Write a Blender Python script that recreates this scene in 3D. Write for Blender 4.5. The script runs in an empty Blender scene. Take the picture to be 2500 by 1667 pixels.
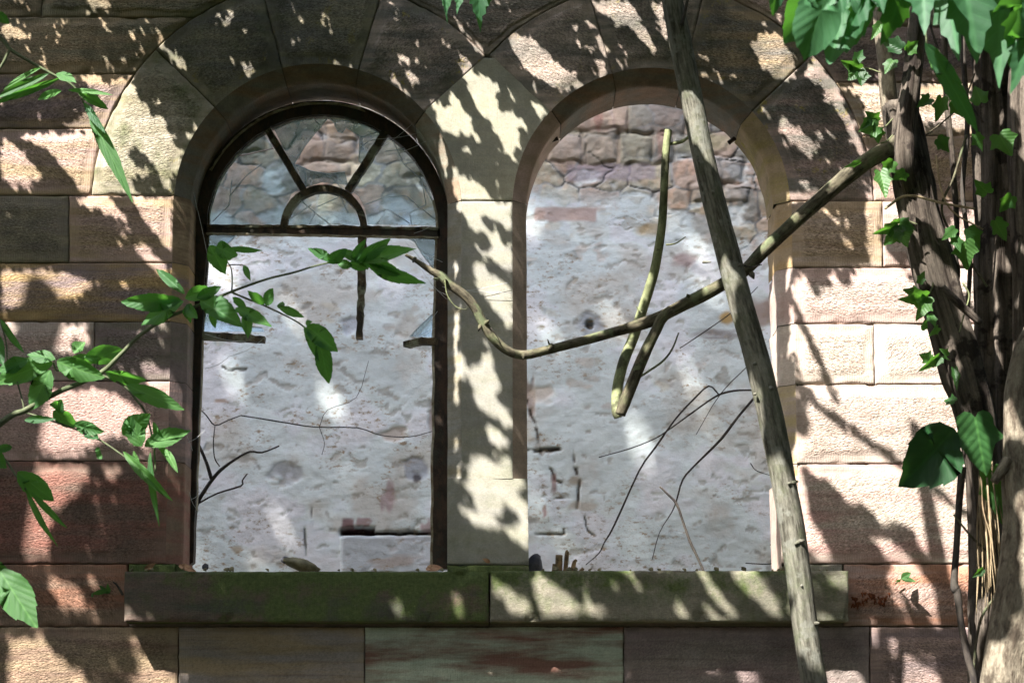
import bpy, math, random
import numpy as np
from mathutils import Vector

random.seed(7)
RNG = np.random.default_rng(7)
SC = bpy.context.scene
COL = SC.collection

# ------------------------------------------------------------------ camera
CAMY = -8.85
TH = math.atan(0.2)
F = 5000.0
cam_d = bpy.data.cameras.new("camera")
cam = bpy.data.objects.new("camera", cam_d)
COL.objects.link(cam)
cam.location = (0, CAMY, 0)
cam.rotation_euler = (math.pi / 2 + TH, 0, 0)
cam_d.sensor_width = 36.0
cam_d.lens = 36.0 * F / 2500.0
cam_d.clip_start = 0.1
cam_d.clip_end = 500
cam_d.dof.use_dof = True
cam_d.dof.focus_distance = 8.8
cam_d.dof.aperture_fstop = 4.5
SC.camera = cam

# ------------------------------------------------------------------ sky and sun
# direction the light travels: right, into the wall, down
SUN = np.array([0.56, 0.66, -1.0]); SUN = SUN / np.linalg.norm(SUN)
TOS = -SUN
EL = math.asin(TOS[2])
world = bpy.data.worlds.new("World")
SC.world = world
world.use_nodes = True
wn = world.node_tree
wn.nodes.clear()
wo = wn.nodes.new("ShaderNodeOutputWorld")
wb = wn.nodes.new("ShaderNodeBackground")
ws = wn.nodes.new("ShaderNodeTexSky")
ws.sky_type = 'NISHITA'
ws.sun_disc = False
ws.sun_elevation = EL
ws.sun_rotation = math.atan2(TOS[0], TOS[1])
ws.air_density = 1.0
ws.dust_density = 1.6
ws.ozone_density = 1.0
wb.inputs[1].default_value = 0.15
wn.links.new(ws.outputs[0], wb.inputs[0])
wn.links.new(wb.outputs[0], wo.inputs[0])
sd = bpy.data.lights.new("sun", 'SUN')
sd.energy = 5.0
sd.angle = math.radians(0.5)
sd.color = (1.0, 0.96, 0.925)
sun = bpy.data.objects.new("sun", sd)
COL.objects.link(sun)
sun.rotation_euler = Vector(SUN.tolist()).to_track_quat('-Z', 'Y').to_euler()
SC.view_settings.view_transform = 'Standard'
SC.view_settings.look = 'None'
SC.view_settings.gamma = 1
SC.view_settings.exposure = 1.98

# ------------------------------------------------------------------ pixel -> place helpers
CT, ST = math.cos(TH), math.sin(TH)
def unp(px, py, Y=0.0):
    px = np.asarray(px, float); py = np.asarray(py, float)
    a = px - 1250.0; b = 833.5 - py
    dx = a; dy = F * CT - b * ST; dz = F * ST + b * CT
    k = (Y - CAMY) / dy
    return dx * k, dz * k
def pt(px, py, Y):
    x, z = unp(px, py, Y)
    return np.array([float(x), float(Y), float(z)])
def proj(P):
    P = np.asarray(P, float)
    x = P[..., 0]; y = P[..., 1] - CAMY; z = P[..., 2]
    f = y * CT + z * ST; u = -y * ST + z * CT
    return 1250 + F * x / f, 833.5 - F * u / f

# ------------------------------------------------------------------ numpy noise
def _h(i, j, k, s):
    n = (i * 374761393 + j * 668265263 + k * 2147483647 + s * 1274126177) & 0xFFFFFFFF
    n = ((n ^ (n >> 13)) * 1274126177) & 0xFFFFFFFF
    n = (n ^ (n >> 16)) & 0xFFFFFFFF
    return n / 4294967295.0
def vnoise(x, y, z=0.0, s=0):
    x, y, z = np.broadcast_arrays(np.asarray(x, float), np.asarray(y, float), np.asarray(z, float))
    i = np.floor(x).astype(np.int64); j = np.floor(y).astype(np.int64); k = np.floor(z).astype(np.int64)
    fx = x - i; fy = y - j; fz = z - k
    fx = fx * fx * (3 - 2 * fx); fy = fy * fy * (3 - 2 * fy); fz = fz * fz * (3 - 2 * fz)
    r = 0
    for a in (0, 1):
        for b in (0, 1):
            for c in (0, 1):
                w = (fx if a else 1 - fx) * (fy if b else 1 - fy) * (fz if c else 1 - fz)
                r = r + w * _h(i + a, j + b, k + c, s)
    return r * 2 - 1
def fbm(x, y, z=0.0, s=0, o=4):
    r = 0; a = 1.0; t = 0
    for q in range(o):
        r = r + a * vnoise(np.asarray(x) * 2 ** q, np.asarray(y) * 2 ** q, np.asarray(z) * 2 ** q, s + q * 17)
        t += a; a *= 0.5
    return r / t
def sstep(a, b, x):
    t = np.clip((x - a) / (b - a), 0, 1)
    return t * t * (3 - 2 * t)

# ------------------------------------------------------------------ mesh builder
class MB:
    def __init__(s):
        s.v = []; s.f = []; s.n = 0; s.a = {}
    def add(s, V, faces, **at):
        V = np.asarray(V, float).reshape(-1, 3)
        s.v.append(V)
        s.f.extend([tuple(int(q) + s.n for q in f) for f in faces])
        for k, val in at.items():
            val = np.asarray(val, float)
            s.a.setdefault(k, []).append((s.n, len(V), val))
        s.n += len(V)
    def grid(s, X, Y, Z, flip=False, **at):
        nv, nu = X.shape
        V = np.stack([X, Y, Z], -1).reshape(-1, 3)
        I = np.arange(nv * nu).reshape(nv, nu)
        a = I[:-1, :-1].ravel(); b = I[:-1, 1:].ravel(); c = I[1:, 1:].ravel(); d = I[1:, :-1].ravel()
        fs = np.stack([a, d, c, b] if flip else [a, b, c, d], 1)
        s.add(V, fs, **{k: (np.asarray(v).reshape(-1, *np.asarray(v).shape[2:]) if np.asarray(v).ndim >= 2 and np.asarray(v).shape[:2] == X.shape else v) for k, v in at.items()})
        return I
    def build(s, name, mat, parent=None, smooth=True):
        me = bpy.data.meshes.new(name)
        V = np.concatenate(s.v) if s.v else np.zeros((0, 3))
        me.from_pydata(V.tolist(), [], s.f)
        for k, lst in s.a.items():
            dim = 1
            for (_, _, val) in lst:
                if val.ndim >= 1 and val.shape[-1] == 3 and not (val.ndim == 1 and False):
                    dim = 3
            arr = np.zeros((s.n, dim))
            for (o, n, val) in lst:
                if dim == 3: arr[o:o + n] = val
                else: arr[o:o + n, 0] = val
            if dim == 3:
                at = me.attributes.new(k, 'FLOAT_VECTOR', 'POINT')
                at.data.foreach_set('vector', arr.ravel())
            else:
                at = me.attributes.new(k, 'FLOAT', 'POINT')
                at.data.foreach_set('value', arr.ravel())
        me.polygons.foreach_set('use_smooth', [smooth] * len(me.polygons))
        me.materials.append(mat)
        me.update()
        o = bpy.data.objects.new(name, me)
        COL.objects.link(o)
        if parent: o.parent = parent
        return o

def tag(o, label=None, cat=None, group=None, kind=None):
    if label: o['label'] = label
    if cat: o['category'] = cat
    if group: o['group'] = group
    if kind: o['kind'] = kind
    return o
def thing(name, label, cat, group=None, kind=None):
    o = bpy.data.objects.new(name, None)
    COL.objects.link(o)
    return tag(o, label, cat, group, kind)

# ------------------------------------------------------------------ materials
class NT:
    def __init__(s, name):
        s.m = bpy.data.materials.new(name); s.m.use_nodes = True
        s.t = s.m.node_tree; s.t.nodes.clear()
        s.out = s.t.nodes.new("ShaderNodeOutputMaterial")
    def n(s, ty, **kw):
        nd = s.t.nodes.new(ty)
        for k, v in kw.items(): setattr(nd, k, v)
        return nd
    def l(s, a, b): s.t.links.new(a, b)
    def setin(s, nd, i, v):
        if hasattr(v, 'is_linked') or hasattr(v, 'links'): s.l(v, nd.inputs[i])
        else: nd.inputs[i].default_value = v
    def attr(s, name, vec=False):
        a = s.n("ShaderNodeAttribute"); a.attribute_name = name
        return a.outputs['Vector'] if vec else a.outputs['Fac']
    def math(s, op, a, b=0.0, clamp=False):
        m = s.n("ShaderNodeMath", operation=op); m.use_clamp = clamp
        s.setin(m, 0, a); s.setin(m, 1, b); return m.outputs[0]
    def vmath(s, op, a, b):
        m = s.n("ShaderNodeVectorMath", operation=op)
        s.setin(m, 0, a); s.setin(m, 1, b); return m.outputs[0]
    def mix(s, f, a, b, blend='MIX'):
        m = s.n("ShaderNodeMix", data_type='RGBA', blend_type=blend)
        s.setin(m, 0, f); s.setin(m, 6, a); s.setin(m, 7, b); return m.outputs[2]
    def noise(s, vec, scale, detail=4.0, rough=0.55):
        m = s.n("ShaderNodeTexNoise"); s.l(vec, m.inputs['Vector'])
        m.inputs['Scale'].default_value = scale; m.inputs['Detail'].default_value = detail
        m.inputs['Roughness'].default_value = rough
        return m.outputs[0]
    def ramp(s, f, lo, hi, a=0.0, b=1.0):
        m = s.n("ShaderNodeMapRange"); s.l(f, m.inputs[0])
        m.inputs[1].default_value = lo; m.inputs[2].default_value = hi
        m.inputs[3].default_value = a; m.inputs[4].default_value = b
        return m.outputs[0]
    def bump(s, h, strength, dist, prev=None):
        m = s.n("ShaderNodeBump"); s.l(h, m.inputs['Height'])
        s.setin(m, 'Strength', strength); m.inputs['Distance'].default_value = dist
        if prev is not None: s.l(prev, m.inputs['Normal'])
        return m.outputs[0]
    def principled(s, col, rough=0.85, normal=None, spec=0.25):
        p = s.n("ShaderNodeBsdfPrincipled")
        s.setin(p, 'Base Color', col); s.setin(p, 'Roughness', rough)
        p.inputs['Specular IOR Level'].default_value = spec
        if normal is not None: s.l(normal, p.inputs['Normal'])
        return p.outputs[0]
    def done(s, sh):
        s.l(sh, s.out.inputs[0]); return s.m

def rgb(c): return (c[0], c[1], c[2], 1.0)

def stone_mat():
    t = NT("sandstone")
    geo = t.n("ShaderNodeTexCoord").outputs['Object']
    off = t.attr('off', True)
    co = t.vmath('ADD', geo, off)
    bed = t.vmath('MULTIPLY', co, (0.9, 1.0, 7.0))
    nb = t.noise(bed, 2.2, 6, 0.6)
    f = t.ramp(nb, 0.40, 0.60)
    col = t.mix(f, t.attr('ca', True), t.attr('cb', True))
    # thin bedding stripes
    bed2 = t.vmath('MULTIPLY', co, (1.2, 1.0, 26.0))
    ns = t.noise(bed2, 2.0, 5, 0.6)
    tl = t.ramp(t.attr('tool'), 0.25, 0.6)
    col = t.mix(t.math('MULTIPLY', t.ramp(ns, 0.52, 0.70, 0, 0.5), tl), col, t.mix(1.0, col, (0.55, 0.46, 0.42, 1), 'MULTIPLY'))
    col = t.mix(t.math('MULTIPLY', t.ramp(ns, 0.46, 0.30, 0, 0.3), tl), col, t.mix(1.0, col, (1.35, 1.3, 1.2, 1), 'MULTIPLY'))
    # mottling
    nm = t.noise(co, 16, 6, 0.65)
    col = t.mix(1.0, col, t.mix(nm, (0.62, 0.62, 0.60, 1), (1.4, 1.38, 1.38, 1)), 'MULTIPLY')
    # black crust and lichen on weathered stones
    w = t.attr('dirt')
    nd = t.noise(co, 5, 7, 0.7)
    dm = t.math('MULTIPLY', t.ramp(nd, 0.46, 0.60), w, True)
    col = t.mix(dm, col, (0.075, 0.07, 0.055, 1))
    nl = t.noise(co, 11, 6, 0.75)
    lm = t.math('MULTIPLY', t.ramp(nl, 0.60, 0.66), t.attr('lich'), True)
    col = t.mix(lm, col, (0.30, 0.24, 0.07, 1))
    mo = t.attr('moss')
    nmo = t.noise(co, 9, 7, 0.7)
    mm = t.math('MULTIPLY', t.ramp(t.math('ADD', nmo, t.math('MULTIPLY', mo, 0.35)), 0.55, 0.75), t.ramp(mo, 0.02, 0.3), True)
    mcol = t.mix(t.noise(co, 60, 3), (0.038, 0.062, 0.022, 1), (0.15, 0.18, 0.065, 1))
    col = t.mix(mm, col, mcol)
    # tooling relief
    rg = t.attr('rough')
    rot = t.n("ShaderNodeVectorRotate", rotation_type='AXIS_ANGLE'); t.l(co, rot.inputs['Vector'])
    rot.inputs['Axis'].default_value = (0, 1, 0); t.setin(rot, 'Angle', t.attr('ang'))
    pk = t.vmath('MULTIPLY', rot.outputs[0], (1.0, 1.0, 2.3))
    n1 = t.noise(pk, 58, 3, 0.6)
    n1 = t.ramp(n1, 0.34, 0.62)
    pit = t.n("ShaderNodeTexVoronoi"); t.l(t.vmath('MULTIPLY', rot.outputs[0], (1, 1, 1.7)), pit.inputs['Vector']); pit.inputs['Scale'].default_value = 62
    pv = t.ramp(pit.outputs['Distance'], 0.08, 0.30)
    h1 = t.math('ADD', t.math('MULTIPLY', n1, 0.6), t.math('MULTIPLY', pv, 0.5))
    h1 = t.math('MULTIPLY', h1, rg)
    b = t.bump(h1, 1.0, 0.0042)
    wv = t.n("ShaderNodeTexWave", wave_type='BANDS', bands_direction='X'); t.l(geo, wv.inputs['Vector'])
    wv.inputs['Scale'].default_value = 30; wv.inputs['Distortion'].default_value = 5; wv.inputs['Detail'].default_value = 3
    h2 = t.math('MULTIPLY', wv.outputs[1], t.math('SUBTRACT', 1.0, rg, True))
    b = t.bump(h2, t.attr('tool'), 0.0009, b)
    b = t.bump(t.noise(co, 130, 4, 0.7), 0.7, 0.0022, b)
    # dark pits
    gr = t.noise(t.vmath('MULTIPLY', rot.outputs[0], (1, 1, 1.8)), 85, 4, 0.75)
    gcol = t.mix(t.ramp(gr, 0.32, 0.68), (0.42, 0.41, 0.40, 1), (1.5, 1.5, 1.5, 1))
    col = t.mix(t.math('ADD', t.math('MULTIPLY', rg, 0.75), 0.22, True), col, t.mix(1.0, col, gcol, 'MULTIPLY'))
    pd = t.math('MULTIPLY', t.ramp(pv, 0.5, 0.0), rg, True)
    col = t.mix(t.math('MULTIPLY', pd, 0.8), col, t.mix(1.0, col, (0.5, 0.45, 0.4, 1), 'MULTIPLY'))
    return t.done(t.principled(col, 0.92, b, 0.15))

def plaster_mat():
    t = NT("old_limewash")
    co = t.n("ShaderNodeTexCoord").outputs['Object']
    col = t.attr('ca', True)
    n = t.noise(co, 14, 8, 0.7)
    col = t.mix(1.0, col, t.mix(n, (0.80, 0.80, 0.79, 1), (1.16, 1.16, 1.17, 1)), 'MULTIPLY')
    fl = t.vmath('MULTIPLY', co, (1.0, 1.0, 2.2))
    n2 = t.noise(fl, 20, 7, 0.72)
    m = t.math('MULTIPLY', t.ramp(n2, 0.545, 0.60), t.attr('dirt'), True)
    col = t.mix(m, col, t.mix(t.noise(co, 7, 3), (0.27, 0.21, 0.14, 1), (0.46, 0.37, 0.25, 1)))
    n4 = t.noise(t.vmath('ADD', fl, (3.1, 7.7, 1.3)), 55, 4, 0.7)
    m2 = t.math('MULTIPLY', t.ramp(n4, 0.58, 0.64), t.math('MULTIPLY', t.attr('dirt'), 0.5), True)
    col = t.mix(m2, col, (0.30, 0.28, 0.24, 1))
    b = t.bump(t.noise(fl, 26, 6, 0.7), 0.45, 0.005)
    b = t.bump(t.noise(co, 90, 4, 0.6), 0.5, 0.003, b)
    return t.done(t.principled(col, 0.95, b, 0.1))

def bark_mat(name, c1, c2, moss, sc=1.0, bumpd=0.004, stretch=0.18, patch_c=None):
    t = NT(name)
    co = t.attr('tc', True)
    st = t.vmath('MULTIPLY', co, (1, 1, stretch))
    n = t.noise(st, 60 * sc, 5, 0.65)
    n2 = t.noise(co, 9 * sc, 5, 0.65)
    col = t.mix(t.ramp(n, 0.38, 0.62), rgb(c1), rgb(c2))
    col = t.mix(t.ramp(n2, 0.48, 0.66, 0, 0.8), col, rgb(moss))
    if patch_c:
        n3 = t.noise(t.vmath('ADD', co, (5, 3, 1)), 14 * sc, 5, 0.6)
        col = t.mix(t.ramp(n3, 0.55, 0.62, 0, 0.85), col, rgb(patch_c))
    b = t.bump(n, 1.0, bumpd)
    g2 = t.noise(t.vmath('MULTIPLY', co, (1, 1, 0.4)), 150, 4, 0.7)
    col = t.mix(1.0, col, t.mix(g2, (0.45, 0.45, 0.45, 1), (1.5, 1.5, 1.5, 1)), 'MULTIPLY')
    b = t.bump(g2, 0.8, 0.002, b)
    return t.done(t.principled(col, 0.9, b, 0.15))

def leaf_mat(name, c1, c2, trans=(0.16, 0.36, 0.03), tf=0.35, gloss=0.45):
    t = NT(name)
    lc = t.attr('lc', True)
    rnd = t.attr('rnd')
    col = t.mix(rnd, rgb(c1), rgb(c2))
    sep = t.n("ShaderNodeSeparateXYZ"); t.l(lc, sep.inputs[0])
    ax = t.math('ABSOLUTE', sep.outputs[0])
    vein = t.ramp(ax, 0.012, 0.035, 0.75, 0.0)
    # side veins: slanting stripes
    sv = t.math('SINE', t.math('MULTIPLY', t.math('SUBTRACT', sep.outputs[1], t.math('MULTIPLY', ax, 0.8)), 42.0))
    svm = t.ramp(sv, 0.88, 1.0, 0.0, 0.35)
    col = t.mix(t.math('MAXIMUM', vein, svm), col, t.mix(1.0, col, (1.9, 1.7, 1.6, 1), 'MULTIPLY'))
    obj = t.n("ShaderNodeTexCoord").outputs['Object']
    nn = t.noise(obj, 30, 4)
    col = t.mix(1.0, col, t.mix(nn, (0.7, 0.72, 0.7, 1), (1.3, 1.28, 1.2, 1)), 'MULTIPLY')
    b = t.bump(sv, 0.25, 0.0015)
    p = t.principled(col, gloss, b, 0.4)
    tr = t.n("ShaderNodeBsdfTranslucent"); tr.inputs[0].default_value = rgb(trans)
    mx = t.n("ShaderNodeMixShader"); mx.inputs[0].default_value = tf
    t.l(p, mx.inputs[1]); t.l(tr.outputs[0], mx.inputs[2])
    return t.done(mx.outputs[0])

def canopy_mat():
    t = NT("canopy_leaf")
    p = t.principled((0.035, 0.075, 0.02, 1), 0.6, None, 0.2)
    tr = t.n("ShaderNodeBsdfTranslucent"); tr.inputs[0].default_value = (0.08, 0.16, 0.03, 1)
    mx = t.n("ShaderNodeMixShader"); mx.inputs[0].default_value = 0.12
    t.l(p, mx.inputs[1]); t.l(tr.outputs[0], mx.inputs[2])
    return t.done(mx.outputs[0])

def frame_mat(name, base, rust, paint):
    t = NT(name)
    co = t.n("ShaderNodeTexCoord").outputs['Object']
    n = t.noise(t.vmath('MULTIPLY', co, (1, 1, 0.5)), 22, 6, 0.7)
    n2 = t.noise(co, 9, 5, 0.7)
    col = t.mix(t.ramp(n, 0.42, 0.58), rgb(base), rgb(rust))
    col = t.mix(t.ramp(n2, 0.50, 0.60), col, rgb(paint))
    b = t.bump(t.noise(co, 120, 4), 0.7, 0.003)
    return t.done(t.principled(col, 0.75, b, 0.3))

def glass_mat(name="dusty_glass", lo=0.03, hi=0.18):
    t = NT(name)
    co = t.n("ShaderNodeTexCoord").outputs['Object']
    n = t.noise(co, 6, 6, 0.7)
    tr = t.n("ShaderNodeBsdfTransparent"); tr.inputs[0].default_value = (0.86, 0.93, 0.96, 1)
    gl = t.n("ShaderNodeBsdfGlossy"); gl.inputs['Roughness'].default_value = 0.06; gl.inputs[0].default_value = (0.8, 0.9, 1, 1)
    df = t.n("ShaderNodeBsdfDiffuse"); df.inputs[0].default_value = (0.55, 0.62, 0.66, 1)
    m1 = t.n("ShaderNodeMixShader"); t.l(t.ramp(n, 0.35, 0.7, lo, hi), m1.inputs[0])
    t.l(tr.outputs[0], m1.inputs[1]); t.l(df.outputs[0], m1.inputs[2])
    m2 = t.n("ShaderNodeMixShader"); m2.inputs[0].default_value = 0.10
    t.l(m1.outputs[0], m2.inputs[1]); t.l(gl.outputs[0], m2.inputs[2])
    return t.done(m2.outputs[0])

def plain_mat(name, c1, c2, rough=0.9, sc=20, bd=0.003):
    t = NT(name)
    co = t.n("ShaderNodeTexCoord").outputs['Object']
    n = t.noise(co, sc, 6, 0.65)
    col = t.mix(t.ramp(n, 0.38, 0.62), rgb(c1), rgb(c2))
    return t.done(t.principled(col, rough, t.bump(n, 0.8, bd), 0.2))

M_STONE = stone_mat()
M_PLAST = plaster_mat()
M_SAP = bark_mat("sapling_bark", (0.06, 0.056, 0.042), (0.22, 0.21, 0.165), (0.12, 0.13, 0.08), 1.0, 0.006, 0.14, (0.19, 0.19, 0.155))
M_BRANCH = bark_mat("branch_bark", (0.035, 0.03, 0.02), (0.135, 0.118, 0.078), (0.13, 0.14, 0.07), 1.0, 0.004, 0.3, (0.13, 0.15, 0.08))
M_LITGREEN = bark_mat("sunlit_green_bark", (0.16, 0.18, 0.085), (0.27, 0.29, 0.15), (0.08, 0.085, 0.045), 0.8, 0.003, 0.45, (0.06, 0.06, 0.035))  # green bark, with the hook branch's sunlit paleness put into the colour
M_OLD = bark_mat("old_fibrous_bark", (0.028, 0.021, 0.016), (0.17, 0.14, 0.11), (0.06, 0.052, 0.04), 0.7, 0.02, 0.06, (0.02, 0.015, 0.012))
M_PALE = bark_mat("pale_bark", (0.09, 0.07, 0.05), (0.30, 0.26, 0.19), (0.20, 0.17, 0.12), 0.7, 0.012, 0.3, (0.07, 0.055, 0.04))
M_TWIG = bark_mat("twig_bark", (0.035, 0.03, 0.028), (0.09, 0.075, 0.06), (0.06, 0.055, 0.045), 1.0, 0.001, 0.3)
M_STRAW = bark_mat("dry_fibre", (0.30, 0.22, 0.13), (0.45, 0.36, 0.22), (0.25, 0.17, 0.10), 1.0, 0.001, 0.1)
M_STEM = bark_mat("green_stem", (0.07, 0.09, 0.045), (0.14, 0.16, 0.09), (0.09, 0.08, 0.05), 1.0, 0.001, 0.3)
M_LEAF = leaf_mat("shrub_leaf", (0.022, 0.085, 0.030), (0.085, 0.21, 0.055), (0.12, 0.36, 0.04), 0.45, 0.6)
M_IVY = leaf_mat("ivy_leaf", (0.010, 0.045, 0.014), (0.06, 0.15, 0.035), (0.12, 0.32, 0.03), 0.38, 0.5)
M_HEART = leaf_mat("dark_ivy_leaf", (0.012, 0.05, 0.016), (0.035, 0.11, 0.03), (0.05, 0.16, 0.02), 0.12, 0.5)
M_MAPLE = leaf_mat("maple_leaf", (0.020, 0.08, 0.035), (0.05, 0.15, 0.06), (0.10, 0.30, 0.03), 0.35, 0.6)
M_CAN = canopy_mat()
M_FRAME = frame_mat("rotten_frame", (0.022, 0.017, 0.012), (0.06, 0.036, 0.022), (0.035, 0.032, 0.022))
M_BAR = frame_mat("rusty_bar", (0.025, 0.022, 0.014), (0.09, 0.06, 0.03), (0.20, 0.20, 0.13))
M_PUTTY = plain_mat("old_putty", (0.40, 0.37, 0.28), (0.20, 0.15, 0.09))
M_GLASS = glass_mat()
M_GLASS2 = glass_mat('milky_glass', 0.22, 0.5)
M_EDGE = plain_mat("glass_edge", (0.62, 0.70, 0.72), (0.45, 0.52, 0.55), 0.2)
M_IRON = plain_mat("iron", (0.03, 0.025, 0.02), (0.06, 0.04, 0.03))
M_GROUND = plain_mat("leaf_litter", (0.10, 0.08, 0.045), (0.06, 0.085, 0.03), 0.95, 6, 0.02)
M_CORD = plain_mat("pink_cord", (0.45, 0.30, 0.26), (0.38, 0.25, 0.2))
M_WEB = plain_mat("cobweb_thread", (0.6, 0.6, 0.58), (0.45, 0.45, 0.43))
M_SLATE = plain_mat("slate_shard", (0.05, 0.05, 0.06), (0.09, 0.09, 0.10), 0.6)
M_WOOD = plain_mat("split_timber", (0.30, 0.21, 0.11), (0.10, 0.07, 0.04), 0.9, 30)
M_MOSSY = plain_mat("mossy_rubble", (0.24, 0.21, 0.12), (0.10, 0.09, 0.05), 0.9, 14)
M_DRY = plain_mat("dead_leaf", (0.34, 0.18, 0.10), (0.45, 0.27, 0.15), 0.7, 40)
M_REDROT = plain_mat("red_moss", (0.22, 0.07, 0.03), (0.12, 0.04, 0.02), 0.95, 60)

# ------------------------------------------------------------------ stone patches
def spacing(L, step):
    n = max(2, int(round((L - 0.03) / step)))
    inner = np.linspace(0.015, L - 0.015, n + 1)
    return np.concatenate([[0, 0.003, 0.007], inner, [L - 0.007, L - 0.003, L]]) / L

def patch(mb, fpx, ca, cb, rough=1.0, Y=0.0, step=0.022, open_sides='', dirt=0.2, lich=0.0, moss=0.0, seed=None,
          margin=0.045, tool=0.6, skirt=0.07, mossf=None, back=True, chip=1.0, gap=0.0022):
    """one dressed block; fpx(u,v) gives photo coordinates on the plane y=Y; open_sides among l r b t"""
    if seed is None: seed = patch.k
    patch.k += 1
    u0, v0 = np.meshgrid(np.linspace(0, 1, 9), np.linspace(0, 1, 9))
    xx, zz = unp(*fpx(u0, v0), Y)
    Lu = np.max(np.hypot(np.diff(xx, axis=1), np.diff(zz, axis=1)).sum(1))
    Lv = np.max(np.hypot(np.diff(xx, axis=0), np.diff(zz, axis=0)).sum(0))
    us = spacing(Lu, step); vs = spacing(Lv, step)
    eu = gap / Lu; ev = gap / Lv
    lo = 0 if 'l' in open_sides else eu; hi = 1 if 'r' in open_sides else 1 - eu
    us = lo + us * (hi - lo)
    lo = 0 if 'b' in open_sides else ev; hi = 1 if 't' in open_sides else 1 - ev
    vs = lo + vs * (hi - lo)
    U, V = np.meshgrid(us, vs)
    X, Z = unp(*fpx(U, V), Y)
    cu = np.concatenate([np.zeros((len(vs), 1)), np.cumsum(np.hypot(np.diff(X, axis=1), np.diff(Z, axis=1)), 1)], 1)
    cv = np.concatenate([np.zeros((1, len(us))), np.cumsum(np.hypot(np.diff(X, axis=0), np.diff(Z, axis=0)), 0)], 0)
    BIG = 9.0
    dl = cu + (BIG if 'l' in open_sides else 0); dr = cu[:, -1:] - cu + (BIG if 'r' in open_sides else 0)
    db = cv + (BIG if 'b' in open_sides else 0); dt = cv[-1:, :] - cv + (BIG if 't' in open_sides else 0)
    d = np.minimum(np.minimum(dl, dr), np.minimum(db, dt))
    dall = np.minimum(np.minimum(cu, cu[:, -1:] - cu), np.minimum(cv, cv[-1:, :] - cv))
    # rounded arris with chips
    ch = np.clip(fbm(X * 14, Z * 14, 0, seed, 3) - 0.15, 0, 1) * 0.035 * chip
    Yd = (1 - sstep(0, 0.0045 + ch, d)) * (0.004 + ch * 0.55)
    # rough centre vs drafted margin
    mr = sstep(margin - 0.012, margin + 0.008, dall + 0.012 * vnoise(X * 18, Z * 18, 1, seed)) * rough
    Yd -= mr * 0.005
    Yd += 0.004 * fbm(X * 5, Z * 5, 2, seed, 3) * sstep(0, 0.03, d) + mr * 0.0022 * fbm(X * 26, Z * 34, 3, seed, 2)
    if 'l' in open_sides: Yd[:, 0] = 0
    if 'r' in open_sides: Yd[:, -1] = 0
    jx = 0.0016 * vnoise(X * 40, Z * 40, 5, seed) * (1 - sstep(0, 0.012, d))
    X = X + jx; Z = Z + jx * 0.8
    rr = np.random.default_rng(seed)
    off = rr.uniform(-30, 30, 3)
    ms = np.full(X.shape, float(moss))
    if mossf is not None: ms = mossf(X, Z, U, V)
    ang = rr.uniform(-0.7, 0.7)
    at = dict(ca=np.broadcast_to(np.array(ca), X.shape + (3,)), cb=np.broadcast_to(np.array(cb), X.shape + (3,)),
              off=np.broadcast_to(off, X.shape + (3,)), rough=mr, dirt=np.full(X.shape, dirt), lich=np.full(X.shape, lich),
              moss=ms, tool=np.full(X.shape, tool), ang=np.full(X.shape, ang))
    mb.grid(X, Y + Yd, Z, **at)
    one = dict(ca=np.array(ca), cb=np.array(cb), off=off, rough=0.0, dirt=dirt, lich=lich, moss=float(np.mean(ms)), tool=0.0, ang=ang)
    def edge(Xe, Ye, Ze):
        n = len(Xe)
        Vv = np.concatenate([np.stack([Xe, Ye, Ze], 1), np.stack([Xe, np.full(n, Y + skirt), Ze], 1)])
        mb.add(Vv, [(i, i + 1, n + i + 1, n + i) for i in range(n - 1)], **one)
    YY = Y + Yd
    edge(X[0], YY[0], Z[0]); edge(X[-1], YY[-1], Z[-1])
    if 'l' not in open_sides: edge(X[:, 0], YY[:, 0], Z[:, 0])
    if 'r' not in open_sides: edge(X[:, -1], YY[:, -1], Z[:, -1])
    if back:
        # mortar bed behind the joint
        u1, v1 = np.meshgrid(np.linspace(0, 1, 7), np.linspace(0, 1, 7))
        cx, cz = unp(*fpx(0.5, 0.5), Y)
        bx, bz = unp(*fpx(u1, v1), Y)
        dd = np.hypot(bx - cx, bz - cz) + 1e-6
        g = 0.02
        ex = np.where(np.abs(bx - cx) > 1e-6, (bx - cx) / dd, 0) * g
        ez = (bz - cz) / dd * g
        if 'l' in open_sides or 'r' in open_sides: ex = ex * 0; ez = ez * 0.5
        if open_sides == 'b': ez = np.where(v1 < 0.02, -ez * 0.3, ez)
        mo = dict(one); mo['ca'] = np.array((0.10, 0.085, 0.065)); mo['cb'] = np.array((0.16, 0.135, 0.10)); mo['rough'] = 1.0
        mb.grid(bx + ex, np.full(bx.shape, Y + 0.022 + 0.00031 * (patch.k % 60)), bz + ez, **{k: (np.broadcast_to(v, bx.shape + (3,)) if np.ndim(v) else np.full(bx.shape, v)) for k, v in mo.items()})
patch.k = 100

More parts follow.
